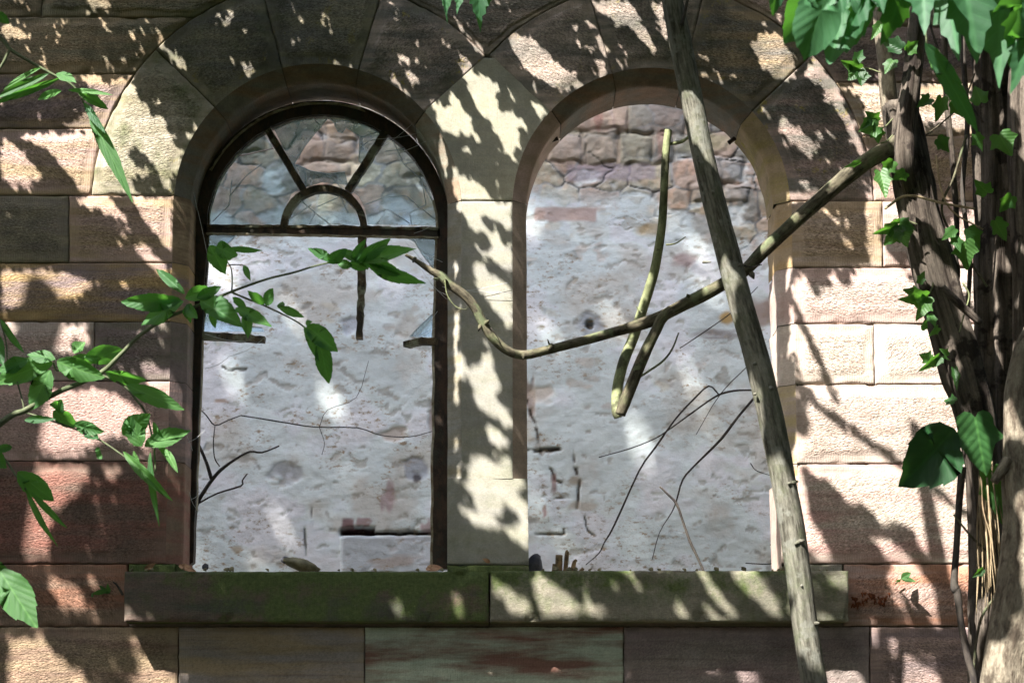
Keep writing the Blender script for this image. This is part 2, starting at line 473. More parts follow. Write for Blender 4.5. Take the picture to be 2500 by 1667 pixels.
def strip(mb, ex, ez, nx, nz, ca, cb, cham=0.063, D=0.34, Y=0.0, dirt=0.2, lich=0.0, moss=0.0, step=0.03, wear=0.003, seed=None):
    """chamfer and reveal following an opening edge; (nx,nz) points into the opening"""
    if seed is None: seed = patch.k
    prof = []
    if cham > 0:
        for q in np.linspace(0, 1, 5): prof.append((q * cham, q * cham))
        prof[0] = (0.0, 0.0)
    else: prof.append((0, 0))
    for q in np.linspace(cham, D, 8)[1:]: prof.append((cham, q))
    n = len(ex)
    o = np.array([p[0] for p in prof])[:, None]; dp = np.array([p[1] for p in prof])[:, None]
    X = ex[None, :] + nx[None, :] * o; Z = ez[None, :] + nz[None, :] * o; YY = Y + dp + 0 * X
    w = wear * fbm(X * 12, YY * 12, Z * 12, seed, 3)
    w[0] = 0
    X = X - nx[None, :] * w; Z = Z - nz[None, :] * w; YY = YY + w * 0.5
    rr = np.random.default_rng(seed); off = rr.uniform(-30, 30, 3)
    sh = X.shape
    mb.grid(X, YY, Z, ca=np.broadcast_to(np.array(ca), sh + (3,)), cb=np.broadcast_to(np.array(cb), sh + (3,)), off=np.broadcast_to(off, sh + (3,)),
            rough=np.full(sh, 0.04), dirt=np.full(sh, dirt), lich=np.full(sh, lich), moss=np.full(sh, moss), tool=np.full(sh, 0.25), ang=np.zeros(sh))

def rect(x0, y0, x1, y1, x0b=None, x1b=None):
    """x0,x1 at the top edge y0; x0b,x1b at the bottom edge y1"""
    x0b = x0 if x0b is None else x0b; x1b = x1 if x1b is None else x1b
    def f(u, v):
        py = y1 + (y0 - y1) * v
        l = x0b + (x0 - x0b) * v; r = x1b + (x1 - x1b) * v
        return l + (r - l) * u, py
    return f

# sandstone colours
TAN = (0.36, 0.27, 0.17); BEIGE = (0.43, 0.345, 0.285); PINKB = (0.42, 0.305, 0.26); OCHRE = (0.38, 0.265, 0.13)
GREYB = (0.21, 0.18, 0.145); MAUVE = (0.25, 0.19, 0.18); RED = (0.27, 0.125, 0.095); CREAM = (0.49, 0.42, 0.345)
GGREEN = (0.46, 0.50, 0.39); OLIVE = (0.26, 0.23, 0.155); AGREY = (0.185, 0.17, 0.145); BROWN = (0.28, 0.19, 0.135)
SMOOTH = (0.31, 0.30, 0.235); PALE = (0.46, 0.385, 0.33); PINK = (0.44, 0.29, 0.25); LPALE = (0.31, 0.30, 0.26)
SOFF = (0.22, 0.15, 0.10)

CL = (775.0, 507.0, 351.0, 553.0)
CR = (1590.0, 505.0, 339.0, 543.0)
def exL(y): return 775.0 - np.sqrt(np.maximum(0, 553.0 ** 2 - (507.0 - y) ** 2))
def exL2(y): return 775.0 + np.sqrt(np.maximum(0, 553.0 ** 2 - (507.0 - y) ** 2))
def exR0(y): return 1590.0 - np.sqrt(np.maximum(0, 543.0 ** 2 - (505.0 - y) ** 2))
def exR(y): return 1590.0 + np.sqrt(np.maximum(0, 543.0 ** 2 - (505.0 - y) ** 2))
def xJL(y): return 424.0 - 20.0 * (y - 480) / 896.0
def xJR(y): return 1932.0 + 20.0 * (y - 491) / 896.0

WALL = thing("stone_wall", "weathered sandstone wall of a ruin with two round arched window openings", "wall")
WX, WZ = unp(1250, 1667, 0)

mas = MB()
def P_(fp, a, b, **k): patch(mas, fp, a, b, **k)
def fcurve_r(x0, y0, y1, fr):           # right edge is a curve of y
    def f(u, v):
        py = y1 + (y0 - y1) * v
        r = fr(py); return x0 + (r - x0) * u, py
    return f
def fcurve_l(fl, y0, y1, x1):
    def f(u, v):
        py = y1 + (y0 - y1) * v
        l = fl(py); return l + (x1 - l) * u, py
    return f
# left of the left arch
P_(rect(-560, -48, 102, 42), OLIVE, TAN, dirt=0.5)
P_(fcurve_r(102, -48, 42, exL), OLIVE, TAN, dirt=0.5)
P_(fcurve_r(-330, 42, 181, exL), TAN, OLIVE, dirt=0.35, chip=1.6)
P_(fcurve_r(-480, 181, 314, exL), MAUVE, TAN, dirt=0.35)
P_(fcurve_r(-300, 314, 477, exL), TAN, PINKB, dirt=0.05)
P_(rect(-360, 477, 168, 641), GREYB, OLIVE, dirt=0.4)
P_(rect(168, 477, xJL(477), 641, 168, xJL(641)), TAN, PINKB, dirt=0.15, open_sides='r')
P_(rect(-420, 641, xJL(641), 785, -420, xJL(785)), OCHRE, MAUVE, dirt=0.15, open_sides='r')
P_(rect(-300, 785, 230, 930), PINKB, PALE, dirt=0.1)
P_(rect(230, 785, xJL(785), 930, 230, xJL(930)), GREYB, MAUVE, dirt=0.3, open_sides='r')
P_(rect(-460, 930, xJL(930), 1125, -460, xJL(1125)), PINKB, PINK, dirt=0.1, open_sides='r', chip=1.7)
P_(rect(-350, 1125, xJL(1125), 1376, -350, xJL(1376)), RED, (0.20, 0.13, 0.10), dirt=0.35, open_sides='r', chip=1.8)
P_(rect(-440, 1376, 312, 1529), BROWN, (0.28, 0.14, 0.09), dirt=0.3, chip=1.5)
# bottom courses
P_(rect(-500, 1529, 435, 1712), BROWN, TAN, dirt=0.3)
P_(rect(435, 1529, 890, 1712), (0.32, 0.27, 0.24), TAN, dirt=0.1, rough=0.3)
P_(rect(890, 1529, 1523, 1712), GGREEN, (0.24, 0.13, 0.10), dirt=0.02, rough=0.15)
P_(rect(1523, 1529, 2124, 1712), MAUVE, (0.30, 0.25, 0.22), dirt=0.2, rough=0.6)
P_(rect(2124, 1529, 2760, 1712), PINKB, MAUVE, dirt=0.25)
# behind the sill
P_(rect(312, 1402, 1194, 1529), GREYB, MAUVE, rough=0, step=0.08, Y=0.002)
P_(rect(1194, 1402, 2060, 1529), GREYB, MAUVE, rough=0, step=0.08, Y=0.002)
# seats beside the openings
P_(rect(313, 1376, 428, 1402), GGREEN, OLIVE, rough=0.1, moss=0.9, open_sides='r', step=0.02)
P_(rect(1934, 1376, 2058, 1402), LPALE, OLIVE, rough=0.1, moss=0.2, open_sides='l', step=0.02)
# right of the right arch
P_(fcurve_l(exR, -48, 65, 2330), PINKB, BEIGE, dirt=0.25)
P_(rect(2330, -48, 2900, 65), MAUVE, PINKB)
P_(fcurve_l(exR, 65, 201, 2650), MAUVE, PINKB, dirt=0.2)
P_(fcurve_l(exR, 201, 331, 2440), TAN, PALE, dirt=0.1)
P_(rect(2440, 201, 3000, 331), TAN, PINKB)
P_(fcurve_l(exR, 331, 491, 2560), TAN, PINKB, dirt=0.1)
P_(rect(xJR(491), 491, 2154, 653, xJR(653), 2156), BEIGE, TAN, dirt=0.15, open_sides='l')
P_(rect(2154, 491, 2700, 651, 2156, 2700), PALE, PINKB, dirt=0.1, rough=0.5)
P_(rect(xJR(653), 653, 2680, 790, xJR(790), 2680), PINKB, PALE, dirt=0.0, open_sides='l')
P_(rect(xJR(790), 790, 2133, 938, xJR(938), 2136), CREAM, BEIGE, dirt=0.0, open_sides='l')
P_(rect(2133, 790, 2750, 938, 2136, 2750), PALE, CREAM, dirt=0.0)
P_(rect(xJR(938), 938, 2620, 1132, xJR(1132), 2620), BEIGE, PALE, dirt=0.0, open_sides='l')
P_(rect(xJR(1132), 1132, 2800, 1376, xJR(1376), 2800), CREAM, PINK, dirt=0.0, open_sides='l', chip=1.5)
P_(rect(2060, 1376, 2740, 1528), PINKB, (0.38, 0.20, 0.13), dirt=0.2, chip=1.4)
# spandrel between the arches, from its point at (1190,135)
def fsp(u, v):
    py = 134 + (-48 - 134) * v
    l = exL2(py) ; r = exR0(py)
    l = np.minimum(l, 1191.0); r = np.maximum(r, 1189.5)
    return l + (r - l) * u, py
P_(fsp, AGREY, BEIGE, dirt=0.35)
# courses above, and outside the picture (for neighbouring viewpoints)
palette = [TAN, PINKB, BEIGE, MAUVE, OLIVE, GREYB, PALE, PINK]
rows = [(-48, -200), (-200, -340)]
for (yb, yt) in rows:
    x = -1700.0
    while x < 4200:
        w = random.uniform(330, 620)
        P_(rect(x, yt, x + w, yb), random.choice(palette), random.choice(palette), step=0.05, dirt=0.3)
        x += w
y = 1712.0
while y < 2780:
    h = random.uniform(150, 190); x = -1900.0
    while x < 4400:
        w = random.uniform(330, 620)
        P_(rect(x, y, x + w, y + h), random.choice(palette), random.choice(palette), step=0.06, dirt=0.3)
        x += w
    y += h
for (ya, yb_, xl, xr) in [(-48, 42, -560, 2900), (42, 181, -330, None), (181, 314, -480, None), (314, 477, -300, None), (477, 641, -360, None),
                          (641, 785, -420, None), (785, 930, -300, None), (930, 1125, -460, None), (1125, 1376, -350, None), (1376, 1529, -440, None), (1529, 1712, -500, 2760)]:
    x = xl
    while x > -1700:
        w = random.uniform(330, 560)
        P_(rect(x - w, ya, x, yb_), random.choice(palette), random.choice(palette), step=0.06, dirt=0.3); x -= w
for (ya, yb_, xr) in [(-48, 65, 2900), (65, 201, 2650), (201, 331, 3000), (331, 491, 2560), (491, 652, 2700), (652, 790, 2680), (790, 938, 2750),
                      (938, 1132, 2620), (1132, 1376, 2800), (1376, 1528, 2740), (1528, 1712, 2760)]:
    x = xr
    while x < 4200:
        w = random.uniform(330, 560)
        P_(rect(x, ya, x + w, yb_), random.choice(palette), random.choice(palette), step=0.06, dirt=0.3); x += w

# jamb reveals
def jamb(mb, ys, xf, sgn, a, b, **k):
    ex, ez = unp(np.array([xf(q) for q in ys]), np.array(ys), 0)
    nn = np.full(len(ys), float(sgn))
    strip(mb, ex, ez, nn, nn * 0, a, b, **k)
for (ya, yb_, a, b, mo) in [(477, 641, TAN, SOFF, 0), (641, 785, OCHRE, MAUVE, 0), (785, 930, GREYB, MAUVE, 0), (930, 1125, PINK, MAUVE, 0), (1125, 1376, RED, BROWN, 0), (1376, 1402, GGREEN, OLIVE, .9)]:
    jamb(mas, np.linspace(ya + 1, yb_ - 1, 9), xJL, 1, a, b, moss=mo, dirt=0.2, seed=int(ya) + 3)
for (ya, yb_, a, b, c) in [(491, 653, OCHRE, TAN, .063), (653, 790, PINKB, PALE, .063), (790, 938, CREAM, BEIGE, .063), (938, 1132, (0.42, 0.34, 0.18), BEIGE, .063), (1132, 1172, OCHRE, CREAM, .063)]:
    jamb(mas, np.linspace(ya + 1, yb_ - 1, 9), xJR, -1, a, b, cham=c, dirt=0.05, wear=0.012, seed=int(ya) + 5)
# square foot below the chamfer stop of the right jamb
P_(rect(1902, 1172, xJR(1172) - 1, 1376, 1908, xJR(1376) - 1), PINKB, CREAM, open_sides='lr', rough=0.2, step=0.02)
jamb(mas, np.linspace(1172, 1402, 9), lambda q: 1902 + 6 * (q - 1172) / 204, -1, PINKB, BEIGE, cham=0, seed=77)
for (C_, a0_, a1_) in [(CL, 178.5, 1.5), (CR, 178.5, 1.5)]:
    aa = np.radians(np.linspace(a0_, a1_, 60))
    ex, ez = unp(C_[0] + C_[2] * np.cos(aa), C_[1] - C_[2] * np.sin(aa), 0)
    cx, cz = unp(C_[0], C_[1], 0)
    nx = cx - ex; nz = cz - ez; LL = np.hypot(nx, nz); nx /= LL; nz /= LL
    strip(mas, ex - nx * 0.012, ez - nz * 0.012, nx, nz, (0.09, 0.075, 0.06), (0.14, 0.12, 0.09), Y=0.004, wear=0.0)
ys_ = np.linspace(480, 1400, 30)
for xf_, sg in ((xJL, 1.0), (xJR, -1.0)):
    ex, ez = unp(xf_(ys_), ys_, 0)
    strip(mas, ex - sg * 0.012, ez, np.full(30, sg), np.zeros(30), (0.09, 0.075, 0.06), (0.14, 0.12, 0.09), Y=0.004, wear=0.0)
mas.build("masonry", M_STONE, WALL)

# ---- arch stones
def polar(C, a0, a1, r0=None, r1=None):
    """a0 (left, larger angle), a1 in degrees; callables of r allowed"""
    def f(u, v):
        r = C[2] + (C[3] - C[2]) * v
        A0 = a0(r) if callable(a0) else a0; A1 = a1(r) if callable(a1) else a1
        a = np.radians(A0 + (A1 - A0) * u)
        return C[0] + r * np.cos(a), C[1] - r * np.sin(a)
    return f
def arch_edge(C, a0, a1, n=16):
    a = np.radians(np.linspace(a0, a1, n))
    ex, ez = unp(C[0] + C[2] * np.cos(a), C[1] - C[2] * np.sin(a), 0)
    cx, cz = unp(C[0], C[1], 0)
    nx = cx - ex; nz = cz - ez; L = np.hypot(nx, nz)
    return ex, ez, nx / L, nz / L
def arch_stone(C, a0, a1, ea0, ea1, a, b, label=None, **k):
    mb = MB()
    patch(mb, polar(C, a0, a1), a, b, open_sides='b', dirt=k.get('dirt', 0.6), lich=k.get('lich', 0.5), moss=k.get('moss', 0.12), step=0.02, tool=0.36)
    ex, ez, nx, nz = arch_edge(C, ea0 - 0.2, ea1 + 0.2)
    strip(mb, ex, ez, nx, nz, k.get('sa', SOFF), k.get('sb', AGREY), dirt=0.3, lich=k.get('slich', 0.1), wear=k.get('wear', 0.003))
    o = mb.build("arch_stone", M_STONE, WALL)
    if label: o['label'] = label
    return o
lowL = lambda r: 180 - np.degrees(np.arcsin(30.0 / r))
lowR = lambda r: np.degrees(np.arcsin(14.0 / r))
arch_stone(CL, lowL, 135.6, 175.1, 135.6, (0.40, 0.36, 0.28), OLIVE, dirt=0.15, moss=0.2)
arch_stone(CL, 135.6, 104.3, 135.6, 104.3, AGREY, OLIVE)
arch_stone(CL, 104.3, 73.4, 104.3, 73.4, AGREY, OLIVE)
arch_stone(CL, 73.4, 42.0, 73.4, 42.0, AGREY, BEIGE, lich=0.9)
arch_stone(CR, 137.0, 106.2, 136.0, 106.2, AGREY, BEIGE, lich=0.3, sa=(0.26, 0.17, 0.12))
arch_stone(CR, 106.2, 76.2, 106.2, 76.2, BEIGE, AGREY, sa=(0.26, 0.17, 0.12))
arch_stone(CR, 76.2, 43.5, 76.2, 43.5, AGREY, TAN, lich=0.9, sa=(0.26, 0.17, 0.12), wear=0.01)
arch_stone(CR, 43.5, lowR, 43.5, 2.4, PINKB, AGREY, lich=0.8, slich=1.2, dirt=0.5, sa=(0.30, 0.24, 0.10), sb=TAN, wear=0.012)

# ---- forked springer stone above the pillar
mb = MB()
def sprL(y):
    c = 775 + np.sqrt(np.maximum(0, 351.0 ** 2 - (507 - y) ** 2))
    a = math.radians(42.0)
    y0 = 507 - 351 * math.sin(a)
    j = 775 + (507 - y) / math.tan(a)
    return np.where(y > y0, c, j)
def sprR(y):
    c = 1590 - np.sqrt(np.maximum(0, 339.0 ** 2 - (505 - y) ** 2))
    a = math.radians(180 - 136.5)
    y0 = 505 - 339 * math.sin(a)
    j = 1590 - (505 - y) / math.tan(a)
    return np.where(y > y0, c, j)
def fspr(u, v):
    py = 490 + (140 - 490) * v
    l = sprL(py); r = sprR(py)
    m = (l + r) / 2; h = np.maximum((r - l) / 2, 1.0)
    return m - h + 2 * h * u, py
patch(mb, fspr, SMOOTH, (0.36, 0.34, 0.25), rough=0.02, open_sides='lr', dirt=0.03, moss=0.05, step=0.016, tool=0.3, back=False, chip=0.3)
ex, ez, nx, nz = arch_edge(CL, 41.6, 3.0)
strip(mb, ex, ez, nx, nz, SMOOTH, (0.30, 0.22, 0.15), dirt=0.05)
ex, ez, nx, nz = arch_edge(CR, 136.3, 177.3)
strip(mb, ex, ez, nx, nz, PINKB, (0.34, 0.26, 0.2), dirt=0.05)
mb.build("springer_stone", M_STONE, WALL)

# ---- pillar between the windows
mb = MB()
patch(mb, rect(1126, 490, 1251, 1168, 1127, 1252), LPALE, SMOOTH, rough=0.0, open_sides='lrb', dirt=0.03, moss=0.10, step=0.02, tool=0.25, back=False, chip=0.3)
ys = np.linspace(491, 1168, 24)
ex, ez = unp(np.interp(ys, [490, 1168], [1126, 1127]), ys, 0)
strip(mb, ex, ez, np.full(24, -1.0), np.zeros(24), LPALE, OLIVE, dirt=0.05)
ex, ez = unp(np.interp(ys, [490, 1168], [1251, 1252]), ys, 0)
strip(mb, ex, ez, np.full(24, 1.0), np.zeros(24), (0.27, 0.22, 0.17), (0.33, 0.26, 0.20), dirt=0.05)
patch(mb, rect(1092, 1168, 1288, 1378, 1092, 1291), LPALE, SMOOTH, rough=0.0, open_sides='lrt', dirt=0.05, moss=0.12, step=0.02, tool=0.2, back=False, chip=0.8, margin=0.02)
patch(mb, rect(1092, 1378, 1291, 1402), GGREEN, OLIVE, rough=0.05, open_sides='lr', moss=0.8, step=0.02, back=False)
ys = np.linspace(1168, 1402, 12)
ex, ez = unp(np.full(12, 1092.0), ys, 0)
strip(mb, ex, ez, np.full(12, -1.0), np.zeros(12), LPALE, OLIVE, cham=0)
ex, ez = unp(np.interp(ys, [1168, 1402], [1288, 1291]), ys, 0)
strip(mb, ex, ez, np.full(12, 1.0), np.zeros(12), LPALE, OLIVE, cham=0)
mb.build("pillar", M_STONE, WALL)

# ---- sill stones
SY = -0.14
def sill(x0, x1, yt, yb_, a, b, moss, label):
    mb = MB()
    def mf(X, Z, U, V): return moss * (0.55 + 0.75 * sstep(0.35, 1, V)) * (1 if x0 > 1000 else (0.25 + 0.75 * sstep(0.08, 0.4, U)))
    patch(mb, rect(x0, yt, x1, yb_, x0 - 1, x1 + 1), a, b, Y=SY, rough=0.25, step=0.02, skirt=0.36, mossf=mf, dirt=0.35, back=False, margin=0.01, gap=0.003, chip=2.6, tool=0.45)
    o = mb.build("window_sill", M_STONE, WALL); o['label'] = label
sill(302, 1194, 1393, 1519, (0.085, 0.085, 0.065), (0.15, 0.105, 0.085), 0.85, "left sill stone, dark green with moss")
sill(1196, 2073, 1391, 1518, (0.19, 0.185, 0.135), (0.25, 0.23, 0.175), 0.34, "right sill stone, grey and dappled")

# ------------------------------------------------------------------ tubes
def tube(mb, pts, rad, seg=10, rid=0.0, lum=0.0, seed=0, sub=6, cap=True, ridn=7.0, ax=(1, 1)):
    P = np.array(pts, float); R = np.array(rad, float)
    n = len(P)
    if len(R) != n: R = np.interp(np.linspace(0, 1, n), np.linspace(0, 1, len(R)), R)
    # Catmull-Rom
    Q = [];
    Pp = np.vstack([2 * P[0] - P[1], P, 2 * P[-1] - P[-2]])
    Rr = []
    for i in range(n - 1):
        p0, p1, p2, p3 = Pp[i], Pp[i + 1], Pp[i + 2], Pp[i + 3]
        for q in range(sub):
            t = q / sub
            Q.append(0.5 * ((2 * p1) + (-p0 + p2) * t + (2 * p0 - 5 * p1 + 4 * p2 - p3) * t * t + (-p0 + 3 * p1 - 3 * p2 + p3) * t ** 3))
            Rr.append(R[i] + (R[i + 1] - R[i]) * t)
    Q.append(P[-1]); Rr.append(R[-1])
    Q = np.array(Q); Rr = np.array(Rr); m = len(Q)
    T = np.gradient(Q, axis=0); T /= np.linalg.norm(T, axis=1)[:, None] + 1e-9
    up = np.array([0.0, 1.0, 0.0])
    L = np.concatenate([[0], np.cumsum(np.linalg.norm(np.diff(Q, axis=0), axis=1))])
    a = np.linspace(0, 2 * math.pi, seg, endpoint=False)
    B = np.cross(T, up); bad = np.linalg.norm(B, axis=1) < 0.2
    B[bad] = np.cross(T[bad], np.array([1.0, 0, 0]))
    B /= np.linalg.norm(B, axis=1)[:, None]
    N = np.cross(B, T)
    ca, sa = np.cos(a), np.sin(a)
    rr = Rr[:, None] * (1 + lum * vnoise(L[:, None] * 9, ca[None] * 1.3, sa[None] * 1.3 + seed, seed))
    if rid: rr = rr * (1 + rid * fbm(ca[None] * ridn / 3 + 0 * rr, sa[None] * ridn / 3, L[:, None] * 1.6 + seed, seed + 3, 3))
    V = Q[:, None, :] + rr[..., None] * (ca[None, :, None] * B[:, None, :] * ax[0] + sa[None, :, None] * N[:, None, :] * ax[1])
    tc = np.stack([Rr[:, None] * ca[None], Rr[:, None] * sa[None], np.broadcast_to(L[:, None], (m, seg))], -1) + np.array([seed * 1.7, seed * 0.9, seed * 2.3])
    idx = np.arange(m * seg).reshape(m, seg)
    fs = []
    for i in range(m - 1):
        for j in range(seg):
            k = (j + 1) % seg
            fs.append((idx[i, j], idx[i, k], idx[i + 1, k], idx[i + 1, j]))
    if cap:
        fs.append(tuple(idx[0][::-1])); fs.append(tuple(idx[-1]))
    mb.add(V.reshape(-1, 3), fs, tc=tc.reshape(-1, 3))

def ptube(mb, lst, Y, rpx, seg=8, **k):
    """lst of (px,py[,Y]); rpx half-width(s) in photo pixels"""
    pts = []; rad = []
    rpx = np.interp(np.linspace(0, 1, len(lst)), np.linspace(0, 1, len(np.atleast_1d(rpx))), np.atleast_1d(rpx))
    for i, q in enumerate(lst):
        yy = q[2] if len(q) > 2 else Y
        pts.append(pt(q[0], q[1], yy)); rad.append(rpx[i] * (yy - CAMY) / (F * CT))
    tube(mb, pts, rad, seg, **k)

# ------------------------------------------------------------------ leaves
HALF = {
 'ovate': [(0, 0), (.10, .04), (.22, .14), (.22, .155), (.31, .26), (.30, .27), (.355, .38), (.345, .39), (.355, .50), (.34, .51), (.32, .62), (.30, .63), (.24, .75), (.22, .76), (.14, .87), (.12, .88), (.04, .97), (0, 1.0)],
 'ivy': [(0, 0), (.08, -.08), (.22, -.13), (.38, -.07), (.44, .03), (.42, .12), (.50, .24), (.62, .38), (.50, .43), (.38, .47), (.32, .56), (.24, .70), (.13, .85), (.04, .97), (0, 1)],
 'maple': [(0, 0), (.10, -.10), (.28, -.12), (.52, -.06), (.42, .04), (.40, .10), (.62, .14), (.82, .26), (.66, .30), (.72, .44), (.80, .56), (.60, .52), (.50, .50), (.36, .44), (.34, .56), (.44, .68), (.30, .68), (.27, .80), (.16, .84), (.10, .96), (0, 1.12)],
}
def leaf(mb, base, tip, wid, kind='ovate', tilt=0.0, fold=0.25, curl=0.15, rnd=None, droop=None):
    """base, tip 3-D points; wid full width in metres at right angles to the midrib"""
    base = np.array(base, float); tip = np.array(tip, float)
    e1 = tip - base; L = np.linalg.norm(e1); e1 = e1 / L
    view = np.array([0, 1.0, 0.12])
    e2 = np.cross(e1, view); e2 /= np.linalg.norm(e2)
    e3 = np.cross(e2, e1)
    c, s = math.cos(tilt), math.sin(tilt)
    e2, e3 = e2 * c + e3 * s, e3 * c - e2 * s
    h = HALF[kind]
    mx = max(p[0] for p in h)
    out = [(p[0] / mx / 2, p[1]) for p in h] + [(-p[0] / mx / 2, p[1]) for p in h[-2:0:-1]]
    out = np.array(out); n = len(out)
    jit = RNG.normal(0, 0.012, out.shape); out = out + jit
    ctr = np.array([0.0, 0.35])
    rings = [0.35, 0.68, 1.0]
    if rnd is None: rnd = RNG.uniform(0, 1)
    pts2 = [ctr[None]]
    for r in rings:
        q = out.copy(); q[:, 0] = out[:, 0] * r
        q[:, 1] = ctr[1] + (out[:, 1] - ctr[1]) * r
        pts2.append(q)
    P2 = np.concatenate(pts2)
    x = P2[:, 0]; yv = P2[:, 1]
    hgt = -fold * np.abs(x) * wid + curl * L * (yv ** 2) * 0.6 + 0.05 * wid * np.sin(yv * 9 + rnd * 6) * (np.abs(x) * 2) + 0.06 * wid * np.sin(x * 7 + rnd * 9)
    V = base + e1 * (yv * L)[:, None] + e2 * (x * wid)[:, None] + e3 * hgt[:, None]
    fs = []
    for j in range(n):
        k = (j + 1) % n
        fs.append((0, 1 + j, 1 + k))
        for r in range(len(rings) - 1):
            a = 1 + r * n; b = a + n
            fs.append((a + j, b + j, b + k, a + k))
    lc = np.stack([x, yv, 0 * x], 1)
    mb.add(V, fs, lc=lc, rnd=rnd)
def pleaf(mb, x0, y0, x1, y1, wpx, Y, kind='ovate', tilt=None, dY=None, **k):
    if tilt is None: tilt = RNG.uniform(-0.6, 0.6)
    dY = RNG.uniform(-0.05, 0.05) if dY is None else dY
    b = pt(x0, y0, Y); t_ = pt(x1, y1, Y + dY)
    w = wpx * (Y - CAMY) / (F * CT)
    leaf(mb, b, t_, w / max(0.35, math.cos(tilt)), kind, tilt, **k)

# ------------------------------------------------------------------ window frame in the left opening
FY = 0.26
FR = thing("window_frame", None, None)
FR.parent = WALL
def ribbon(mb, A, B, Y0, Y1):
    """solid band between two photo polylines, from depth Y0 to Y1"""
    A = np.array(A, float); B = np.array(B, float)
    ax, az = unp(A[:, 0], A[:, 1], Y0); bx, bz = unp(B[:, 0], B[:, 1], Y0)
    n = len(A); V = []
    for (x, z, y) in ((ax, az, Y0), (bx, bz, Y0), (bx, bz, Y1), (ax, az, Y1)):
        V.append(np.stack([x, np.full(n, y), z], 1))
    fs = []
    for i in range(n - 1):
        for r in range(4):
            q = (r + 1) % 4
            fs.append((r * n + i, r * n + i + 1, q * n + i + 1, q * n + i))
    fs += [(0, n, 2 * n, 3 * n), (n - 1, 4 * n - 1, 3 * n - 1, 2 * n - 1)]
    mb.add(np.concatenate(V), fs)
def dens(pts, step=14, jit=0.0):
    out = []
    for (x0, y0), (x1, y1) in zip(pts[:-1], pts[1:]):
        n = max(1, int(math.hypot(x1 - x0, y1 - y0) / step))
        for q in range(n): out.append((x0 + (x1 - x0) * q / n + random.gauss(0, jit), y0 + (y1 - y0) * q / n + random.gauss(0, jit)))
    out.append(pts[-1]); return out
def bar(mb, pts, hw, Y0, Y1, jit=0.0):
    P = np.array(dens(pts, 12, jit)); T = np.gradient(P, axis=0); T /= np.linalg.norm(T, axis=1)[:, None]
    N = np.stack([-T[:, 1], T[:, 0]], 1)
    w = np.interp(np.linspace(0, 1, len(P)), np.linspace(0, 1, len(np.atleast_1d(hw))), np.atleast_1d(hw))[:, None]
    w = w + (RNG.normal(0, jit * 0.8, w.shape) if jit else 0)
    ribbon(mb, P + N * w, P - N * w, Y0, Y1)
th = np.radians(np.linspace(180, 0, 49))
outer = dens([(452, 1384), (465, 1000), (469, 785), (474, 560)], 40) + [(785 + 314 * math.cos(a), 560 - 314 * math.sin(a)) for a in th] + dens([(1096, 562), (1096, 1388)], 40)
nl = len(dens([(452, 1384), (465, 1000), (469, 785), (474, 560)], 40)); nr = len(dens([(1096, 562), (1096, 1388)], 40))
def resamp(pts, n):
    P = np.array(pts, float); L = np.concatenate([[0], np.cumsum(np.hypot(*np.diff(P, axis=0).T))])
    q = np.linspace(0, L[-1], n); return list(zip(np.interp(q, L, P[:, 0]), np.interp(q, L, P[:, 1])))
arcin = [(787 + 283 * math.cos(a), 560 - 280 * math.sin(a)) for a in th]
inner = resamp([(471, 1372), (486, 1000), (494, 785), (505, 560)], nl) + arcin + resamp([(1068, 562), (1061, 830), (1060, 1000), (1056, 1388)], nr)
inner = [(x + random.gauss(0, 0.9), y + random.gauss(0, 0.6)) for x, y in inner]
mb = MB(); ribbon(mb, outer, inner, FY, FY + 0.07); mb.build("outer_frame", M_FRAME, FR, smooth=False)
def inset(pts, d, c=(787, 700)):
    P = np.array(pts); T = np.gradient(P, axis=0); T /= np.linalg.norm(T, axis=1)[:, None] + 1e-9
    N = np.stack([-T[:, 1], T[:, 0]], 1)
    s = np.sign(np.sum(N * (np.array(c) - P), 1))[:, None]
    return P + N * s * d
mb = MB()
k0 = nl + 20
seg = inner[:nl + 49][nl - 6:nl + 34]
ribbon(mb, seg, inset(seg, 4.5), FY + 0.02, FY + 0.06)
mb.build("putty", M_BAR, FR, smooth=False)
mb = MB()
seg = inner[nl + 44:]
ribbon(mb, seg, inset(seg, 6.0), FY + 0.02, FY + 0.06)
seg = inner[3:nl - 3]
ribbon(mb, seg, inset(seg, 3.0), FY + 0.02, FY + 0.06)
mb.build("putty", M_PUTTY, FR, smooth=False)
# light mortar bead between the frame and the arch
mb = MB()
bead = [(785 + 308 * math.cos(a), 560 - 310.5 * math.sin(a)) for a in np.radians(np.linspace(152, 70, 40))]
bx_ = [(x + random.gauss(0, 1.2), y + random.gauss(0, 1.2)) for x, y in bead]
ribbon(mb, bx_, inset(bead, 4.0), FY - 0.012, FY + 0.02)
mb.build("mortar_bead", M_PUTTY, FR, smooth=False)
def gbar(pts, hw, y0=0.0, y1=0.045, jit=0.4, mat=None, name="glazing_bar"):
    mb = MB(); bar(mb, pts, hw, FY + y0, FY + y1, jit)
    return mb.build(name, mat or M_BAR, FR, smooth=False)
gbar([(498, 558), (790, 562), (1074, 568)], 10, 0.0, 0.05, mat=M_FRAME, name="transom")
gbar([(504, 551), (790, 553), (1070, 558)], 3.2, -0.006, 0.02, 0.7, name="transom_bead", mat=M_BAR)
gbar([(504, 569), (1070, 579)], 1.8, -0.005, 0.02, 0.6, name="transom_bead", mat=M_PUTTY)
gbar([(790 + 98 * math.cos(a), 556 - 97 * math.sin(a)) for a in np.radians(np.linspace(182, -2, 22))], 8.5, -0.004, 0.04)
gbar([(653, 316), (740, 462)], 8.5, -0.002, 0.042)
gbar([(942, 320), (849, 464)], 8.5, -0.002, 0.042)
gbar([(884, 574), (882, 690), (877, 826)], [9.5, 9, 8], -0.003, 0.04, 0.9)
